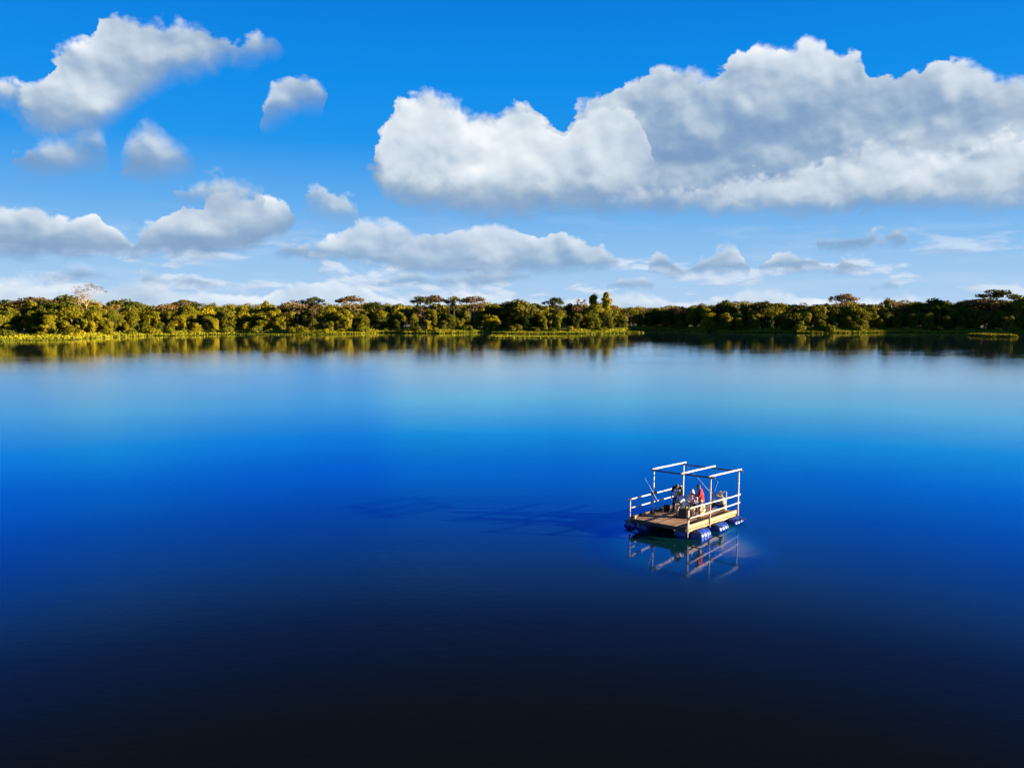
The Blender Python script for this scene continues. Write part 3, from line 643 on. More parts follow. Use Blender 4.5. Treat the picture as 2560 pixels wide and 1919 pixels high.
# the forest behind and to the sides, one mass
def tile(keys, spots):
    out = []
    for i, (x, y, H, W) in enumerate(spots):
        q = LEAF[keys[i % len(keys)]]; s = H / 10.2; a = random.random() * 6.28; c, sn = math.cos(a), math.sin(a)
        r = q * np.array([s * W, s * W, s]); r = np.stack([r[..., 0] * c - r[..., 1] * sn, r[..., 0] * sn + r[..., 1] * c, r[..., 2]], -1) + np.array([x, y, .1])
        out.append(r[::2] if y < 430 else r[::5])
    return np.concatenate(out).astype(np.float32)
spots = []
for off, step, hf in ((38, 9, 1.0), (50, 10, 1.0), (66, 13, 1.02), (90, 18, 1.04), (135, 26, .97), (200, 36, .94), (330, 60, .93), (560, 100, .92)):
    t = -.72
    while t < .72:
        D = shore_d(t); y = D + off + random.uniform(-3, 3); spots.append((t * y, y, can_h(t) * hf * random.uniform(.85, 1.0), random.uniform(1.0, 1.45) * (1 if off < 100 else 1.7))); t += step / y * random.uniform(.8, 1.2)
def along(i0, i1, offs, step):
    for k in range(i0, i1):
        a, b = SH[k], SH[k + 1]; L = np.linalg.norm(b - a); d = (b - a) / L; nrm = np.array([-d[1], d[0]])
        if (nrm @ np.array([0, 1.])) < 0 and k < 10: nrm = -nrm
        nrm = nrm if nrm @ (a - np.array([0, 200.])) > 0 else -nrm
        for off in offs:
            s = 0
            while s < L:
                p = a + d * s + nrm * (off + random.uniform(-2, 2)); s += step * random.uniform(.8, 1.2)
                if abs(p[0] / max(p[1], 1)) > .665 or p[1] < 60: spots.append((p[0], p[1], random.uniform(7.5, 10.0), random.uniform(1.0, 1.4)))
along(1, 5, (8, 18, 30), 10); along(36, 40, (5, 13), 10)
Q = tile([('broad', 13), ('broad', 16), ('draped', 5), ('umbrella', 23), ('broad', 14), ('broad', 17), ('draped', 8)], spots)
fo = link(bpy.data.objects.new('forest', quads_mesh('forest', Q, [M_leafB])))
tag(fo, 'dense forest mass filling in behind the rows of trees along the far bank', 'forest', kind='stuff')

# grass and floating plants along the water edge
def blades(P, h, w, g):
    n = len(P); a = g.random(n) * np.pi; d = np.stack([np.cos(a), np.sin(a), np.zeros(n)], 1) * (w * (0.5 + g.random(n)))[:, None] if hasattr(w, '__len__') else np.stack([np.cos(a), np.sin(a), np.zeros(n)], 1) * (w * (0.5 + g.random((n, 1))))
    hh = (h * (0.5 + 0.8 * g.random(n)))[:, None] * np.array([[0, 0, 1.]]); ln = g.normal(size=(n, 3)) * .12; ln[:, 2] = 0
    return np.stack([P - d, P + d, P + d * .55 + hh + ln, P - d * .55 + hh + ln], 1)
g = np.random.default_rng(3); PT = []; HT = []
n = 80000
t = g.uniform(-.69, .69, n)
D = np.interp(t, SH_T, SH[3:39, 1])
wide = 7 + 16 * np.clip(1 - abs(t + .62) / .14, 0, 1) + 5 * np.clip(1 - abs(t + .42) / .12, 0, 1)
y = D + g.random(n) * wide + 0.2; x = t * y
edge = (y - D) / wide
PT.append(np.stack([x, y, np.full(n, .12)], 1)); HT.append(.5 + .8 * edge)
GQ = [blades(PT[0], HT[0], .28, g)]
go = link(bpy.data.objects.new('grass', quads_mesh('grass', np.concatenate(GQ), [M_grass])))
tag(go, 'bright yellow-green marsh grass along the far water edge', 'grass', kind='stuff')
def in_ell(n, cx, cy, rx, ry, g):
    a = g.random(n) * 2 * np.pi; r = np.sqrt(g.random(n)) * (1 + .12 * np.sin(a * 5 + cx)); return cx + rx * r * np.cos(a), cy + ry * r * np.sin(a)
def mat_of_plants(name, label, blobs, h, mat, kind='stuff'):
    qs = []
    for cx, cy, rx, ry, n in blobs:
        x, y = in_ell(n, cx, cy, rx, ry, g); P = np.stack([x, y, np.full(n, .02)], 1)
        qs.append(blades(P, np.full(n, h), .25, g))
        m2 = n // 3; x, y = in_ell(m2, cx, cy, rx * 1.03, ry * 1.05, g)    # flat floating leaves
        s = .18 + .25 * g.random(m2); P = np.stack([x, y, .03 + .05 * g.random(m2)], 1)
        o1 = np.stack([s, 0 * s, 0 * s], 1); o2 = np.stack([0 * s, s * .8, .06 * g.random(m2)], 1); qs.append(np.stack([P - o1 - o2, P + o1 - o2, P + o1 + o2, P - o1 + o2], 1))
    return tag(link(bpy.data.objects.new(name, quads_mesh(name, np.concatenate(qs), [mat]))), label, 'plants', kind=kind)
mat_of_plants('floating_plants', 'flat islet of floating water plants just off the middle bank', [(7, 277, 14.5, 6.5, 6500), (-4, 287, 4, 4, 800)], .30, M_grass)
mat_of_plants('floating_meadow', 'long yellow tongue of floating grass ahead of the middle trees', [(20, 316, 24, 6.5, 9000), (42, 325, 11, 5, 3000), (0, 321, 8, 4, 1500)], .42, M_grass)
mat_of_plants('reed_clump', 'low green reed clump in the shade by the right frame edge', [(171, 286, 6, 9, 2600)], .7, M_leafB)  # darker leaf material stands in for shade on these reeds
mat_of_plants('shore_weeds', 'flat weed fringe on the water below the sunlit left bank', [(-150, 252, 13, 3.4, 2600), (-165, 246, 16, 4, 2600), (-92, 302, 26, 2.5, 3200), (-122, 292, 10, 3, 1500)], .25, M_grass)

# ------------------------------------------------------------------ the raft
# raft frame: a along its length (towards the far right), b across (towards the left), z = 0 at the top of the side boards
RY = .849
ax = Vector((math.cos(RY), math.sin(RY), -.043)).normalized()
ay = Vector((-math.sin(RY), math.cos(RY), -.022)); ay = (ay - ax * ax.dot(ay)).normalized(); az_ = ax.cross(ay)
RM = Matrix((( ax.x, ay.x, az_.x, 7.841), (ax.y, ay.y, az_.y, 35.431), (ax.z, ay.z, az_.z, .683), (0, 0, 0, 1)))
DECK = -.10
RL, RW = 5.0, 2.88
M_plank = wood('weathered_planks', (0.36, 0.21, 0.115), .85, 0)
M_board = wood('pale_boards', (0.44, 0.285, 0.135), .8, 0)
M_beam = wood('dark_beams', (0.085, 0.06, 0.045), .85, 1)
M_pole = plain('white_painted_pole', (0.64, 0.575, 0.51), .6, .10, 6.0, bump=.15)
M_greypole = plain('weathered_pole', (0.50, 0.40, 0.34), .7, .15, 5.0, bump=.2)
M_rope = plain('dark_rope', (0.03, 0.03, 0.035), .8, .2, 30)
M_black = plain('black_plastic', (.012, .012, .014), .45, .15)
def drum_mat():
    m, nt, b = new_mat('blue_plastic'); t = nt.nodes.new('ShaderNodeTexCoord')
    f, _ = noise(nt, t.outputs['Object'], 3.5, 5, .6)
    nt.links.new(ramp(nt, f, [(.3, (.003, .022, .19)), (.55, (.006, .045, .32)), (.8, (.03, .11, .38))]), b.inputs['Base Color'])
    b.inputs['Roughness'].default_value = .38; return m
M_drum = drum_mat()
raft = link(bpy.data.objects.new('fishing_raft', None)); raft.matrix_world = RM
tag(raft, 'wooden fishing raft on blue drums with white pole frame, five people aboard', 'raft')
rp = random.Random(4)
# deck planks
bm = bmesh.new(); bb = 0.0; k = 0
while bb < RW - .05:
    w = min(.19, RW - bb); cut = rp.choice([1.7, 2.6, 3.3])
    for a0, a1 in ((0.0, cut), (cut + .006, RL)):
        add_box(bm, (a0 + rp.uniform(0, .02), bb + .004, DECK - .035), (a1 - rp.uniform(0, .02), bb + w - .014, DECK + rp.uniform(-.005, .004)))
    bb += w
bm_obj('deck', bm, M_plank, raft)
# side boards; the two long ones proud of the deck, ends butted
for b0, b1 in ((-.055, -.004), (RW + .004, RW + .05)):
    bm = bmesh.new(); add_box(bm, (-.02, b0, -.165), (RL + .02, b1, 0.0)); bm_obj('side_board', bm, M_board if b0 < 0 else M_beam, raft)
bm = bmesh.new(); add_box(bm, (-.055, -.002, -.24), (-.006, RW + .002, DECK - .004)); bm_obj('end_board', bm, M_beam, raft)
bm = bmesh.new(); add_box(bm, (RL + .006, -.002, -.24), (RL + .05, RW + .002, DECK - .004)); bm_obj('end_board', bm, M_beam, raft)
for b0 in (-.02, .62, RW - .75, RW - .1):
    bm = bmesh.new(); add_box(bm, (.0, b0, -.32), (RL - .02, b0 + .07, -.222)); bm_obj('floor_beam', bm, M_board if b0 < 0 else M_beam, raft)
for i in range(12):
    a = .12 + i * .43; bm = bmesh.new(); add_box(bm, (a, -.045, -.220), (a + .06, RW + .03, -.168 if True else 0)); bm_obj('joist', bm, M_beam, raft)
# cross poles resting on the drums
for a in (.34, 1.35, 2.33, 3.1, 4.24, 4.72):
    bm = bmesh.new(); e0 = -.62 if a in (.34, 2.33, 4.24, 4.72) else -.1; e1 = 3.5 if a in (.34, 4.24) else 3.1
    add_tube(bm, [(a, e0, -.34), (a + .02, 1.4, -.35), (a, e1, -.34)], .035, 8); bm_obj('cross_pole', bm, M_black, raft, True)
# drums: two lines of floats under each long side
def drum_bm():
    bm = bmesh.new(); Mx = Matrix.Rotation(math.pi / 2, 4, 'Y')
    add_lathe(bm, [(0, 0), (.20, 0.0), (.255, .012), (.285, .045), (.288, .09), (.280, .11), (.288, .13), (.290, .29), (.278, .305), (.290, .32), (.290, .58), (.278, .595), (.290, .61), (.288, .77), (.280, .79), (.288, .81), (.285, .855), (.255, .888), (.20, .90), (0, .90)], 32, Mx)
    return bm
dm = drum_bm(); drum_me = bpy.data.meshes.new('drum'); bmesh.ops.recalc_face_normals(dm, faces=dm.faces[:]); dm.to_mesh(drum_me); dm.free(); drum_me.materials.append(M_drum)
drum_me.polygons.foreach_set('use_smooth', [True] * len(drum_me.polygons))
bm = bmesh.new(); add_tube(bm, [(.004, .10, .1), (-.03, .10, .1)], .045, 12); bmesh.ops.recalc_face_normals(bm, faces=bm.faces[:]); bung_me = bpy.data.meshes.new('bung'); bm.to_mesh(bung_me); bm.free(); bung_me.materials.append(M_rope)
for b in (-.15, .60, 2.62, 3.30):
    for i, a in enumerate((.60, 2.38, 4.02) if b < 1 else (.42, 2.1, 3.9)):
        d = link(bpy.data.objects.new('drum', drum_me), raft); d.location = (a + (.0 if b != .60 else -.12), b, -.62 + (.03 if b < 0 else 0)); d.rotation_euler = (rp.uniform(0, 6), 0, 0); d.scale = (1.06, 1.10, 1.10)
        link(bpy.data.objects.new('bung', bung_me), d)
        for s in (.22, .70):
            bm = bmesh.new(); add_tube(bm, [(s, .297 * math.cos(q), .297 * math.sin(q)) for q in np.linspace(0, 6.283, 25)], .010, 5, False)
            bm_obj('rope', bm, M_rope, d, True)
# posts
def post(a, b, z0, z1, r=.036, name='post', mat=None, lean=(0, 0)):
    bm = bmesh.new(); add_tube(bm, [(a, b, z0), (a + lean[0] * .5, b + lean[1] * .5, (z0 + z1) / 2), (a + lean[0], b + lean[1], z1)], [r, r * .97, r * .92], 10)
    return bm_obj(name, bm, mat or M_pole, raft, True)
RZ, TZ = .80, 1.92
post(-.03, -.095, -.52, .86, .03, 'rail_post', M_greypole); post(.07, -.09, -.34, .88, .026, 'rail_post', M_greypole)
post(2.06, -.095, -.40, TZ, .036, 'frame_post', M_greypole, (.0, .0)); post(RL - .02, -.095, -.40, TZ, .036, 'frame_post', None, (.01, 0))
post(2.06, RW + .09, -.35, TZ, .036, 'frame_post'); post(RL - .02, RW + .09, -.35, TZ, .036, 'frame_post', None, (.02, 0))
post(-.03, RW + .09, -.35, .79, .034, 'rail_post', M_greypole)
post(RL + .09, .60, -.30, .80, .028, 'rail_post', M_greypole); 
def pole(p, q, r, name, mat=None, sag=.0):
    p, q = Vector(p), Vector(q); n = 7; pts = [p.lerp(q, i / (n - 1)) + Vector((rp.uniform(-.006, .006), rp.uniform(-.006, .006), -sag * math.sin(math.pi * i / (n - 1)) + rp.uniform(-.005, .005))) for i in range(n)]
    bm = bmesh.new(); add_tube(bm, pts, [r * (1 - .12 * i / (n - 1)) for i in range(n)], 10); return bm_obj(name, bm, mat or M_pole, raft, True)
pole((-.08, -.155, RZ + .01), (2.06, -.16, RZ), .029, 'handrail'); pole((2.0, -.165, RZ + .0), (RL + .07, -.16, RZ - .03), .030, 'handrail', None, .01)
pole((-.02, -.155, .36), (RL + .05, -.155, .38), .030, 'mid_rail', None, .015)
pole((-.1, RW + .15, RZ - .02), (RL + .05, RW + .15, RZ), .034, 'handrail', None, .01); pole((-.02, RW + .15, .36), (RL, RW + .15, .39), .029, 'mid_rail', None, .01)
pole((2.06, -.32, TZ + .03), (2.06, RW + .22, TZ + .03), .036, 'frame_beam', M_beam, .01); pole((RL - .03, -.30, TZ + .02), (RL - .03, RW + .2, TZ + .02), .036, 'frame_beam', M_beam, .01)
pole((1.86, -.10, TZ + .105), (RL + .16, -.13, TZ + .09), .041, 'roof_pole'); pole((1.62, 1.24, TZ + .11), (RL + .12, 1.27, TZ + .10), .041, 'roof_pole'); pole((1.86, RW + .08, TZ + .105), (RL + .22, RW + .10, TZ + .10), .040, 'roof_pole')
bm = bmesh.new(); add_tube(bm, [(.18, RW + .02, .02), (-.02, RW - .42, -.42)], .02, 8); bm_obj('brace', bm, M_greypole, raft, True)
bm = bmesh.new(); add_tube(bm, [(-.07, .08, -.15), (-.09, .55, -.30)], .008, 5); add_tube(bm, [(-.09, .55, -.30), (-.04, -.05, -.42)], .008, 5); bm_obj('rope', bm, M_rope, raft)
# rope lashings where poles meet
for a, b, z in ((2.06, -.11, TZ + .05), (RL - .02, -.11, TZ + .05), (2.06, RW + .09, TZ + .05), (RL - .02, RW + .09, TZ + .05), (2.06, RW + .12, RZ), (2.06, -.13, RZ), (-.03, -.13, RZ), (-.03, RW + .12, RZ - .02), (-.03, -.13, .36), (2.06, 1.245, TZ + .06)):
    bm = bmesh.new()
    for k in range(4):
        q0 = k * .8
        add_tube(bm, [(a + .058 * math.cos(q), b + .062 * math.sin(q), z + .045 * math.sin(q + q0) + (k - 1.5) * .016) for q in np.linspace(0, 6.283, 13)], .009, 5, False)
    bm_obj('lashing', bm, M_rope, raft, True)
# pale blocks added in place of sunlit patches along the left side board
for a, l in ((.80, .26), (1.75, .14), (2.62, .12), (.06, .1)):
    bm = bmesh.new(); add_box(bm, (a, RW - .14, DECK + .004), (a + l, RW - .035, DECK + .115)); bm_obj('lit_patch_block', bm, M_board, raft, bevel=.008)

def on_raft(a, b, z=DECK, face=0.0):
    return RM @ Matrix.Translation((a, b, z)) @ Matrix.Rotation(face, 4, 'Z')

# ------------------------------------------------------------------ people
def cap(bm, p0, p1, r0, r1, seg=14):
    p0, p1 = Vector(p0), Vector(p1); d = p1 - p0; L = d.length
    if L < 1e-5: return
    M = Matrix.Translation(p0) @ d.to_track_quat('Z', 'Y').to_matrix().to_4x4()
    prof = [(r0 * math.sin(a), -r0 * math.cos(a)) for a in np.linspace(0, math.pi / 2, 6)] + [(r1 * math.cos(a), L + r1 * math.sin(a)) for a in np.linspace(0, math.pi / 2, 6)]
    prof[0] = (0, prof[0][1]); prof[-1] = (0, prof[-1][1])
    add_lathe_raw(bm, prof, seg, M)
def add_lathe_raw(bm, prof, seg, M):
    rings = []
    for r, z in prof:
        if r < 1e-6: rings.append([bm.verts.new(M @ Vector((0, 0, z)))])
        else: rings.append([bm.verts.new(M @ Vector((r * math.cos(2 * math.pi * k / seg), r * math.sin(2 * math.pi * k / seg), z))) for k in range(seg)])
    for A, B in zip(rings, rings[1:]):
        for k in range(seg):
            k2 = (k + 1) % seg
            if len(A) == 1: bm.faces.new((A[0], B[k2], B[k]))
            elif len(B) == 1: bm.faces.new((A[k], A[k2], B[0]))
            else: bm.faces.new((A[k], A[k2], B[k2], B[k]))
def ell(bm, c, r, rot=None, seg=16):
    M = Matrix.Translation(Vector(c)) @ (rot.to_4x4() if rot is not None else Matrix.Identity(4)) @ Matrix.Diagonal((r[0], r[1], r[2], 1))
    add_lathe_raw(bm, [(math.sin(a) if 0 < i < 10 else 0, -math.cos(a)) for i, a in enumerate(np.linspace(0, math.pi, 11))], seg, M)
def fuse(name, build, mats, voxel, parent=None, smooth=2, fold=0.0, midx=None):
    """closed shapes made one continuous surface"""
    bm = bmesh.new(); build(bm); me = bpy.data.meshes.new(name); bm.to_mesh(me); bm.free()
    tmp = bpy.data.objects.new(name, me); col.objects.link(tmp)
    md = tmp.modifiers.new('r', 'REMESH'); md.mode = 'VOXEL'; md.voxel_size = voxel; md.use_smooth_shade = True
    if smooth: ms = tmp.modifiers.new('s', 'SMOOTH'); ms.iterations = smooth; ms.factor = .5
    if fold > 0:
        tx = bpy.data.textures.new(name + '_folds', 'CLOUDS'); tx.noise_scale = .09
        mdp = tmp.modifiers.new('d', 'DISPLACE'); mdp.texture = tx; mdp.strength = fold; mdp.mid_level = .5
    dg = bpy.context.evaluated_depsgraph_get(); m2 = bpy.data.meshes.new_from_object(tmp.evaluated_get(dg))
    bpy.data.objects.remove(tmp); bpy.data.meshes.remove(me)
    m2.name = name; m2.materials.clear()
    for m in mats: m2.materials.append(m)
    m2.polygons.foreach_set('use_smooth', [True] * len(m2.polygons))
    if midx is not None:
        idx = [midx(p.center) for p in m2.polygons]; m2.polygons.foreach_set('material_index', idx)
    return link(bpy.data.objects.new(name, m2), parent)
def skinm(n, c): return plain(n, c, .55, .06, 14)
M_skin1 = skinm('brown_skin', (.22, .105, .06)); M_skin2 = skinm('tan_skin', (.34, .17, .10)); M_eye = plain('dark_eyes', (.015, .01, .01), .3, .0); M_lip = plain('lips', (.20, .06, .05), .5, .05)
def cloth(n, c, var=.12): return plain(n, c, .9, var, 9, bump=.3, bscale=60)
V = Vector
def hand(bm, w, d, palm, curl=.5, side=1, s=1.0):
    """w wrist, d direction of the hand, palm = direction the palm faces; five fingers"""
    d = V(d).normalized(); palm = V(palm); palm = (palm - d * palm.dot(d)).normalized(); x = d.cross(palm) * side
    k0 = w + d * .085 * s
    for off in (-.028, 0, .028): cap(bm, w + x * off * .55, k0 + x * off, .016 * s, .0125 * s, 8)
    for i, (off, L) in enumerate(((-.031, .068), (-.0105, .077), (.0105, .072), (.031, .055))):
        p = k0 + x * off; dd = d.copy()
        for j, f in enumerate((.45, .32, .23)):
            ang = curl * (.55 + .5 * j); dd = (dd * math.cos(ang) + palm * math.sin(ang)).normalized(); q = p + dd * L * f * s
            cap(bm, p, q, .0088 * s, .0078 * s, 8); p = q
    t0 = w + d * .03 * s - x * .024; t1 = t0 + (d * .6 - x * .75 + palm * .25).normalized() * .042; t2 = t1 + (d * .85 + palm * .45 - x * .1).normalized() * .034
    cap(bm, t0, t1, .0125, .0105, 8); cap(bm, t1, t2, .0102, .0085, 8)
def make_person(P, M, label, skin, shirt, pants, extras, sleeve='short', pleg='long', shoe=None, footname='shoe', voxel=.0068):
    """P: joints in the person's frame (x right, y forward, z up, metres; origin on the floor)"""
    J = {k: V(v) for k, v in P.items() if hasattr(v, '__len__') and not isinstance(v, str)}
    hd = J['head']; up = (hd - J['neck']).normalized(); fw = V(P.get('look', (0, 1, 0))); fw = (fw - up * fw.dot(up)).normalized(); rt = fw.cross(up)
    HR = Matrix((rt, fw, up)).transposed()
    h = lambda x, y, z: hd + rt * x + fw * y + up * z
    def body(bm):
        ell(bm, hd, (.073, .092, .108), HR); ell(bm, h(0, .028, -.058), (.052, .062, .055), HR); ell(bm, h(0, .085, -.082), (.022, .02, .02), HR)   # skull, jaw, chin
        cap(bm, h(0, .088, .012), h(0, .112, -.026), .009, .015, 8); ell(bm, h(0, .084, .03), (.052, .016, .012), HR)                           # nose, brow
        ell(bm, h(0, .094, -.056), (.024, .010, .009), HR)
        for s in (-1, 1):
            ell(bm, h(s * .075, -.005, -.008), (.012, .02, .032), HR); ell(bm, h(s * .04, .07, -.03), (.026, .02, .022), HR)
        cap(bm, J['neck'] - up * .05, hd - up * .05, .058, .052)
        cap(bm, J['chest'], J['neck'] - up * .01, .11, .05)
        cap(bm, J['shL'], J['shR'], .058, .058); cap(bm, J['chest'] - rt * .05, J['chest'] + rt * .05, .105, .105)
        mid = (J['chest'] + J['pelvis']) / 2
        cap(bm, J['chest'], mid, .115, .11); cap(bm, mid, J['pelvis'], .112, .12); cap(bm, J['hipL'], J['hipR'], .095, .095)
        for s in 'LR':
            cap(bm, J['sh' + s], J['el' + s], .050, .039); cap(bm, J['el' + s], J['wr' + s], .039, .026)
            cap(bm, J['hip' + s], J['kn' + s], .082, .054); cap(bm, J['kn' + s], J['kn' + s].lerp(J['an' + s], .35), .054, .056); cap(bm, J['kn' + s].lerp(J['an' + s], .35), J['an' + s], .056, .034)
            td = V(P['toe' + s]); an = J['an' + s]
            cap(bm, an - V((0, 0, .035)) - td * .03, an + td * .14 - V((0, 0, .052)), .034, .026)
            for k in range(5):
                sd = V((td.y, -td.x, 0)); cap(bm, an + td * .13 + sd * (k - 2) * .016 - V((0, 0, .055)), an + td * (.175 - abs(k - (1 if s == 'L' else 3)) * .007) + sd * (k - 2) * .018 - V((0, 0, .062)), .012, .009, 8)
            dh = V(P.get('hd' + s, tuple(J['wr' + s] - J['el' + s]))); hand(bm, J['wr' + s], dh, P.get('pm' + s, (0, 0, -1)), P.get('curl' + s, .5), 1 if s == 'L' else -1)
    def mi(c):
        q = c - hd; x, y, z = q.dot(rt), q.dot(fw), q.dot(up)
        if y > .05 and abs(z - .006) < .010 and .018 < abs(x) < .042: return 1
        if y > .085 and abs(z + .056) < .010 and abs(x) < .025: return 2
        return 0
    o = fuse('person', body, [skin, M_eye, M_lip], voxel, None, 1, 0, mi)
    o.matrix_world = M; tag(o, label, 'person')
    def top(bm):
        cap(bm, J['chest'], J['neck'] - up * .015, .132, .066); cap(bm, J['shL'], J['shR'], .074, .074); cap(bm, J['chest'] - rt * .05, J['chest'] + rt * .05, .125, .125)
        mid = (J['chest'] + J['pelvis']) / 2; cap(bm, J['chest'], mid, .138, .140); cap(bm, mid, J['pelvis'], .142, .148); cap(bm, J['hipL'].lerp(J['pelvis'], .3), J['hipR'].lerp(J['pelvis'], .3), .118, .118)
        for s in 'LR':
            e = J['el' + s] if sleeve == 'long' else J['sh' + s].lerp(J['el' + s], .72)
            cap(bm, J['sh' + s], e, .070, .058)
            if sleeve == 'long': cap(bm, e, J['el' + s].lerp(J['wr' + s], .9), .055, .042)
    fuse('shirt', top, [shirt], .013, o, 2, .03)
    def bot(bm):
        cap(bm, J['hipL'], J['hipR'], .112, .112); cap(bm, J['pelvis'] - V((0, 0, .02)), J['pelvis'] + (J['chest'] - J['pelvis']) * .12, .122, .122)
        for s in 'LR':
            cap(bm, J['hip' + s], J['kn' + s], .104, .076)
            if pleg == 'long': cap(bm, J['kn' + s], J['an' + s] + (J['kn' + s] - J['an' + s]) * .12, .076, .060)
            else: cap(bm, J['kn' + s], J['kn' + s].lerp(J['an' + s], .4), .076, .078)
    fuse('trousers', bot, [pants], .013, o, 2, .035)
    if shoe is not None:
        for s in 'LR':
            td = V(P['toe' + s]); an = J['an' + s]; sd = V((td.y, -td.x, 0))
            def sh_(bm, an=an, td=td):
                for q in (-.02, .02): cap(bm, an - td * .05 + sd * q - V((0, 0, .078)), an + td * .17 + sd * q * 1.2 - V((0, 0, .078)), .026, .026)
                cap(bm, an + td * .06 - sd * .04 - V((0, 0, .05)), an + td * .08 + sd * .04 - V((0, 0, .05)), .022, .022)
                if footname == 'shoe': cap(bm, an - td * .02 - V((0, 0, .04)), an + td * .12 - V((0, 0, .055)), .043, .036)
            fuse(footname, sh_, [shoe], .009, o, 1)
    for nm, bf, mat, vx in extras(J, h, HR): fuse(nm, bf, [mat], vx, o, 1, 0)
    return o
FACE_LEFT = math.atan2(.30, .95) + 0.0          # turn that makes +y of a figure point to the left of the picture
def face(da, db): return math.atan2(-da, db)     # figure's +y along (da, db) of the raft frame
M_hairb = plain('black_hair', (.018, .014, .012), .6, .2, 40, bump=.4); M_must = cloth('mustard_cloth', (.72, .33, .03)); M_straw = plain('straw', (.74, .56, .34), .85, .12, 25, bump=.5, bscale=60)
M_red = cloth('red_cloth', (.56, .018, .028)); M_khaki = cloth('khaki_cloth', (.42, .29, .16)); M_navy = cloth('navy_cloth', (.014, .018, .045)); M_dark = cloth('dark_cloth', (.022, .020, .028))
M_lblue = cloth('pale_blue_cloth', (.45, .60, .78)); M_white = cloth('white_cloth', (.72, .74, .78)); M_beige = cloth('beige_cloth', (.60, .46, .28)); M_pink = cloth('pale_pink_cloth', (.72, .56, .58)); M_olive = cloth('grey_green_cloth', (.36, .36, .26)); M_jean = cloth('teal_denim', (.06, .12, .18))
M_green = plain('green_rubber', (.06, .20, .015), .6, .1)
def hair_of(h, HR, mat, r=1.06, back=-.012, nm='hair', low=.02):
    def f(bm):
        ell(bm, h(0, back - .008, .028), (.080, .092, .094), HR); ell(bm, h(0, -.035, -.005), (.078, .068, .075), HR)
    return (nm, f, mat, .007)

# standing figure in the red shirt, head bowed over a phone
P = dict(pelvis=(0, 0, .86), hipL=(-.09, 0, .84), hipR=(.09, 0, .84), knL=(-.11, .05, .46), knR=(.10, .02, .46), anL=(-.12, .01, .085), anR=(.11, -.06, .085), toeL=(-.1, .99, 0), toeR=(.2, .98, 0),
    chest=(0, .02, 1.18), neck=(0, .05, 1.37), head=(0, .13, 1.50), look=(0, .85, -.52), shL=(-.175, .03, 1.31), shR=(.175, .03, 1.31), elL=(-.23, .08, 1.05), elR=(.22, .10, 1.05), wrL=(-.08, .31, 1.10), wrR=(.09, .32, 1.12),
    hdL=(.3, .9, .25), hdR=(-.3, .9, .3), pmL=(0, 0, 1), pmR=(-.6, 0, .8), curlL=.6, curlR=.7)
def ex(J, h, HR): return [hair_of(h, HR, M_hairb)]
make_person(P, on_raft(2.32, .52, DECK, face(-.42, .9)), 'person standing in a red shirt and khaki trousers, head bowed over a phone', M_skin1, M_red, M_khaki, ex, 'short', 'long', M_green, 'sandal')
# bending figure in dark clothes at the back
P = dict(pelvis=(0, -.08, .86), hipL=(-.1, -.08, .84), hipR=(.1, -.08, .84), knL=(-.17, .0, .46), knR=(.17, .0, .46), anL=(-.2, -.08, .085), anR=(.2, -.05, .085), toeL=(-.2, .98, 0), toeR=(.25, .97, 0),
    chest=(0, .13, 1.13), neck=(.0, .27, 1.27), head=(.0, .39, 1.34), look=(0, .75, -.65), shL=(-.18, .22, 1.24), shR=(.18, .22, 1.24), elL=(-.24, .30, .98), elR=(.26, .28, .97), wrL=(-.15, .47, .84), wrR=(.25, .40, .74),
    hdL=(.2, .5, -.6), hdR=(0, .35, -.9), pmL=(.5, .2, .4), pmR=(-1, 0, 0), curlL=.7, curlR=.4)
make_person(P, on_raft(2.92, 2.12, DECK, face(-.80, -.36)), 'person in dark shirt and navy trousers bending forward by the left rail', M_skin1, M_dark, M_navy, ex, 'short', 'long', M_dark, 'shoe')
# seated figure with the mustard head cloth, on the black crate
P = dict(pelvis=(0, 0, .53), hipL=(-.1, .02, .52), hipR=(.1, .02, .52), knL=(-.16, .42, .50), knR=(.15, .42, .50), anL=(-.17, .40, .085), anR=(.14, .44, .085), toeL=(-.2, .98, 0), toeR=(.15, .98, 0),
    chest=(0, .15, .86), neck=(0, .26, 1.03), head=(.0, .37, 1.14), look=(0, .86, -.5), shL=(-.18, .21, .98), shR=(.18, .21, .98), elL=(-.22, .31, .73), elR=(.21, .33, .73), wrL=(-.06, .53, .75), wrR=(.05, .55, .77),
    hdL=(.2, .9, .1), hdR=(-.2, .9, .1), pmL=(.6, 0, .6), pmR=(-.6, 0, .6), curlL=.8, curlR=.8)
def ex2(J, h, HR):
    def capf(bm):
        ell(bm, h(0, -.005, .03), (.084, .100, .092), HR); ell(bm, h(0, -.06, -.03), (.06, .05, .06), HR); ell(bm, h(0, .10, .045), (.06, .05, .012), HR)
    def strap(bm):
        cap(bm, J['chest'] + V((.10, .10, .16)), J['chest'] + V((.13, .13, -.02)), .02, .02); cap(bm, J['chest'] + V((.13, .13, -.02)), J['chest'] + V((.12, .04, -.22)), .02, .02)
        cap(bm, J['chest'] + V((.10, .10, .16)), J['chest'] + V((.12, -.06, .14)), .02, .02)
    return [('cap', capf, M_must, .008), ('strap', strap, M_navy, .009)]
make_person(P, on_raft(1.97, 1.10, DECK, face(-.50, .86)), 'person seated on the black crate in a white shirt and mustard cap', M_skin2, M_white, M_beige, ex2, 'short', 'short', M_dark, 'shoe')
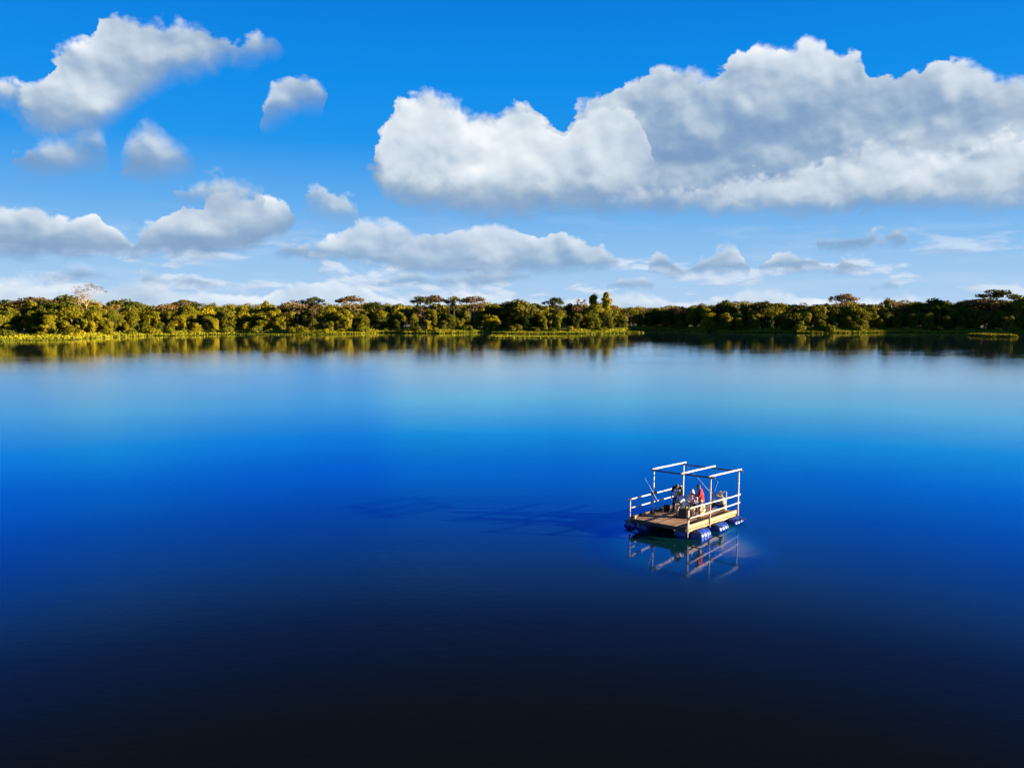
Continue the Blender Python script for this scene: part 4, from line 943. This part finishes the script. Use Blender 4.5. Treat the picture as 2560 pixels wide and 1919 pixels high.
# seated figure in the pale hood, facing the camera
P = dict(pelvis=(0, 0, .44), hipL=(-.1, .02, .43), hipR=(.1, .02, .43), knL=(-.20, .40, .47), knR=(.20, .40, .47), anL=(-.20, .42, .085), anR=(.2, .45, .085), toeL=(-.2, .98, 0), toeR=(.2, .98, 0),
    chest=(0, .08, .76), neck=(0, .13, .93), head=(.0, .20, 1.06), look=(0, .93, -.36), shL=(-.18, .10, .88), shR=(.18, .10, .88), elL=(-.27, .18, .63), elR=(.27, .18, .63), wrL=(-.10, .38, .60), wrR=(.10, .38, .58),
    hdL=(.6, .7, -.1), hdR=(-.6, .7, 0), pmL=(0, 0, -1), pmR=(0, 0, 1), curlL=.6, curlR=.8)
def ex3(J, h, HR):
    def hood(bm):
        ell(bm, h(0, -.025, .03), (.098, .105, .118), HR); ell(bm, h(0, -.05, -.08), (.10, .08, .09), HR)
        cap(bm, h(-.06, -.04, -.12), h(.06, -.04, -.12), .075, .075); ell(bm, h(0, .085, .062), (.06, .05, .012), HR)
    return [('hood', hood, M_pink, .009)]
make_person(P, on_raft(3.10, 1.42, DECK, face(-.87, -.48)), 'person in a pale pink hooded top and black trousers seated facing the camera', M_skin2, M_pink, M_dark, ex3, 'long', 'long', M_dark, 'shoe')
# seated figure in the straw hat holding the long rod
P = dict(pelvis=(0, 0, .27), hipL=(-.1, .02, .26), hipR=(.1, .02, .26), knL=(-.15, .40, .42), knR=(.15, .42, .40), anL=(-.16, .66, .085), anR=(.15, .70, .085), toeL=(-.15, .98, 0), toeR=(.2, .98, 0),
    chest=(0, .06, .60), neck=(0, .10, .78), head=(0, .16, .90), look=(0, .97, -.2), shL=(-.18, .08, .72), shR=(.18, .08, .72), elL=(-.17, .33, .80), elR=(.22, .22, .52), wrL=(-.10, .58, .93), wrR=(.12, .42, .50),
    hdL=(.05, .9, .35), hdR=(-.2, .9, .1), pmL=(.9, 0, -.2), pmR=(0, 0, -1), curlL=1.0, curlR=.6)
def ex5(J, h, HR):
    def hat(bm):
        ell(bm, h(0, -.01, .055), (.098, .105, .085), HR); ell(bm, h(0, -.01, .03), (.26, .27, .016), HR, 28); ell(bm, h(0, -.01, .045), (.18, .185, .035), HR, 24)
    return [('straw_hat', hat, M_straw, .008), hair_of(h, HR, M_hairb)]
p5 = make_person(P, on_raft(4.45, .42, DECK, face(-.40, .90)), 'person in a wide straw hat and grey-green shirt seated holding out a fishing rod', M_skin1, M_olive, M_navy, ex5, 'long', 'long', M_dark, 'shoe')
HAND5 = p5.matrix_world @ V((-.09, .66, .955))

# ------------------------------------------------------------------ things aboard
def thing_at(name, M, label, cat, group=None):
    o = link(bpy.data.objects.new(name, None)); o.matrix_world = M; o.empty_display_size = .2; return tag(o, label, cat, group)
# crate the seated figure uses
t = thing_at('crate', on_raft(1.90, 1.20, DECK, .25), 'black plastic crate used as a seat by the person in the mustard cap', 'crate')
bm = bmesh.new(); add_box(bm, (-.21, -.19, 0), (.21, .19, .37)); bmesh.ops.delete(bm, geom=[f for f in bm.faces if f.normal.z > .9], context='FACES')
for z in (.05, .13, .21, .29): add_box(bm, (-.222, -.202, z), (.222, .202, z + .022))
bm_obj('crate_body', bm, M_black, t)
bm = bmesh.new(); add_box(bm, (-.235, -.215, .372), (.235, .215, .405)); bm_obj('lid', bm, M_black, t, bevel=.008)
# buckets
def bucket(M, label, mat, hgt, r):
    t = thing_at('bucket', M, label, 'bucket')
    bm = bmesh.new(); add_lathe(bm, [(0, 0), (r * .8, 0), (r * .84, .01), (r, hgt - .03), (r * 1.06, hgt - .03), (r * 1.06, hgt), (r * .97, hgt), (r * .79, .02), (0, .02)], 28); bm_obj('bucket_body', bm, mat, t, True)
    bm = bmesh.new(); add_tube(bm, [(r * 1.08 * math.cos(q), .03 * math.sin(q), hgt - .03 - r * .75 * math.sin(q)) for q in np.linspace(0, math.pi, 15)], .005, 6); bm_obj('handle', bm, M_greypole, t, True); return t
bucket(on_raft(2.42, 2.42, DECK + .002), 'open black bucket on the deck near the left rail', M_black, .34, .165)
M_wpl = plain('white_plastic', (.74, .74, .76), .45, .04)
bucket(on_raft(4.02, 1.02, DECK + .002), 'white bucket holding two rods beside the navy legs of the seated angler', M_wpl, .33, .15)
# stool under the hooded figure, low seat under the angler
def seat(M, label, w, d, hgt, mat, name='stool'):
    t = thing_at(name, M, label, 'stool')
    bm = bmesh.new(); add_box(bm, (-w / 2, -d / 2, hgt - .035), (w / 2, d / 2, hgt)); bm_obj('seat', bm, mat, t, bevel=.006)
    for sx in (-1, 1):
        for sy in (-1, 1):
            bm = bmesh.new(); x, y = sx * (w / 2 - .04), sy * (d / 2 - .04); add_box(bm, (x - .018, y - .018, 0), (x + .018, y + .018, hgt - .036)); bm_obj('leg', bm, mat, t)
seat(on_raft(3.10, 1.42, DECK, .5), 'low pale wooden stool under the person in the pink hood', .46, .34, .315, M_board)
seat(on_raft(4.45, .42, DECK, .3), 'very low wooden stool under the person in the straw hat', .34, .28, .145, M_board)
# small bench with a pale plank top
t = thing_at('bench', on_raft(2.36, 1.02, DECK, .35), 'small low bench with a pale plank top between the two seated people', 'bench')
bm = bmesh.new(); add_box(bm, (-.38, -.12, .315), (.38, .12, .35)); bm_obj('bench_top', bm, M_board, t, bevel=.005)
for x in (-.3, .3):
    bm = bmesh.new(); add_box(bm, (x - .02, -.10, 0), (x + .02, .10, .313)); bm_obj('leg', bm, M_wpl if x > 0 else M_board, t)
# white sack behind the red shirt, folded cloth in the bending figure's hands
def lump(name, M, label, cat, blobs, mat, vx=.012, fold=.04):
    o = fuse(name, lambda bm: [ell(bm, c, r) for c, r in blobs], [mat], vx, None, 2, fold); o.matrix_world = M; return tag(o, label, cat)
lump('sack', on_raft(3.42, 1.02, DECK + .02), 'crumpled cream sack on the deck behind the person in red', 'sack', [((0, 0, .15), (.17, .14, .16)), ((.05, 0, .30), (.11, .10, .10)), ((-.06, .03, .08), (.15, .14, .09))], M_beige)
def drape(bm):
    for i in range(9):
        x = -.14 + .035 * i; cap(bm, (x, .012 * math.sin(i * 2), 0), (x * 1.1, .02 * math.sin(i * 3), -.34 + .03 * math.sin(i * 1.7)), .022, .018, 10)
o = fuse('towel', drape, [M_lblue], .009, None, 2, .02); o.matrix_world = on_raft(2.58, 1.96, 1.04, face(-.80, -.36)); tag(o, 'pale blue towel hanging in front of the bending person', 'towel')
# rope coil and a small box by the crate
t = fuse('rope_coil', lambda bm: [add_tube(bm, [((.12 + .02 * j) * math.cos(q), (.10 + .02 * j) * math.sin(q), .015 + .012 * (j % 2)) for q in np.linspace(0, 6.2, 24)], .012, 6) for j in range(4)], [M_rope], .007, None, 1); t.matrix_world = on_raft(2.75, .95, DECK + .004); tag(t, 'dark rope coil lying on the deck in front of the small bench', 'rope')
bm = bmesh.new(); add_box(bm, (-.05, -.05, 0), (.05, .05, .13)); o = bm_obj('wooden_block', bm, M_board, None, bevel=.006); o.matrix_world = on_raft(1.78, .92, DECK + .002, .3); tag(o, 'small wooden block standing on the deck against the black crate', 'block')
# phone of the standing figure
bm = bmesh.new(); add_box(bm, (-.036, -.005, -.07), (.036, .005, .07)); o = bm_obj('phone', bm, M_black, None, bevel=.003)
o.matrix_world = on_raft(2.32, .52, DECK, face(-.42, .9)) @ Matrix.Translation((.0, .415, 1.17)) @ Matrix.Rotation(-.6, 4, 'X'); tag(o, 'black phone held up by the person in the red shirt', 'phone')
# black cloth tied round the left post at rail height
lump('tied_cloth', on_raft(2.10, RW + .12, RZ + .02), 'black cloth bundle tied to the left handrail at the frame post', 'cloth', [((0, 0, 0), (.10, .07, .06)), ((.16, .0, .03), (.15, .05, .035)), ((-.13, .02, .0), (.10, .05, .04))], M_dark, .01, .03)
lump('dark_pouch', on_raft(2.30, -.12, RZ + .06), 'dark pouch lying on the right handrail beside the front frame post', 'pouch', [((0, 0, 0), (.15, .05, .04)), ((.08, 0, .01), (.10, .045, .045))], M_dark, .01, .01)
# fishing rods
M_rod = plain('pale_rod', (.62, .60, .60), .4, .05); M_cork = plain('cork', (.25, .15, .08), .8, .2, 40)
def rod(p, q, label, sag=.05, r=.009):
    p, q = Vector(p), Vector(q); t = thing_at('fishing_rod', Matrix.Translation(p), label, 'fishing rod'); n = 12; L = (q - p)
    pts = [L * (i / n) + Vector((0, 0, -sag * (i / n) ** 2.2 * 1.0 + sag * (i / n))) for i in range(n + 1)]
    bm = bmesh.new(); add_tube(bm, pts, [r * (1 - .62 * i / n) for i in range(n + 1)], 6); bm_obj('blank', bm, M_rod, t, True)
    bm = bmesh.new(); add_tube(bm, [L * -.06, L * .1], .013, 8); bm_obj('grip', bm, M_cork, t, True)
    bm = bmesh.new(); c = L * .11 + Vector((0, 0, -.03)); add_tube(bm, [c + Vector((-.02, -.02, 0)), c + Vector((.02, .02, 0))], .026, 12); bm_obj('reel', bm, M_black, t, True)
RR = lambda a, b, z: RM @ Vector((a, b, z))
rod(HAND5, RR(3.75, 2.05, 2.02), 'long fishing rod held out to the left by the person in the straw hat', .12)
rod(RR(2.72, 2.86, DECK + .02), RR(0.30, 2.40, 1.86), 'long fishing rod propped on the left rail, its tip over the water', .10)
rod(RR(4.05, 1.04, DECK + .06), RR(4.02, .95, 1.18), 'thin rod standing nearly upright in the white bucket', .03, .008)
rod(RR(4.07, .98, DECK + .06), RR(4.42, .72, 1.42), 'thin rod in the white bucket, the one leaning to the right', .05, .008)
bpy.context.view_layer.update()
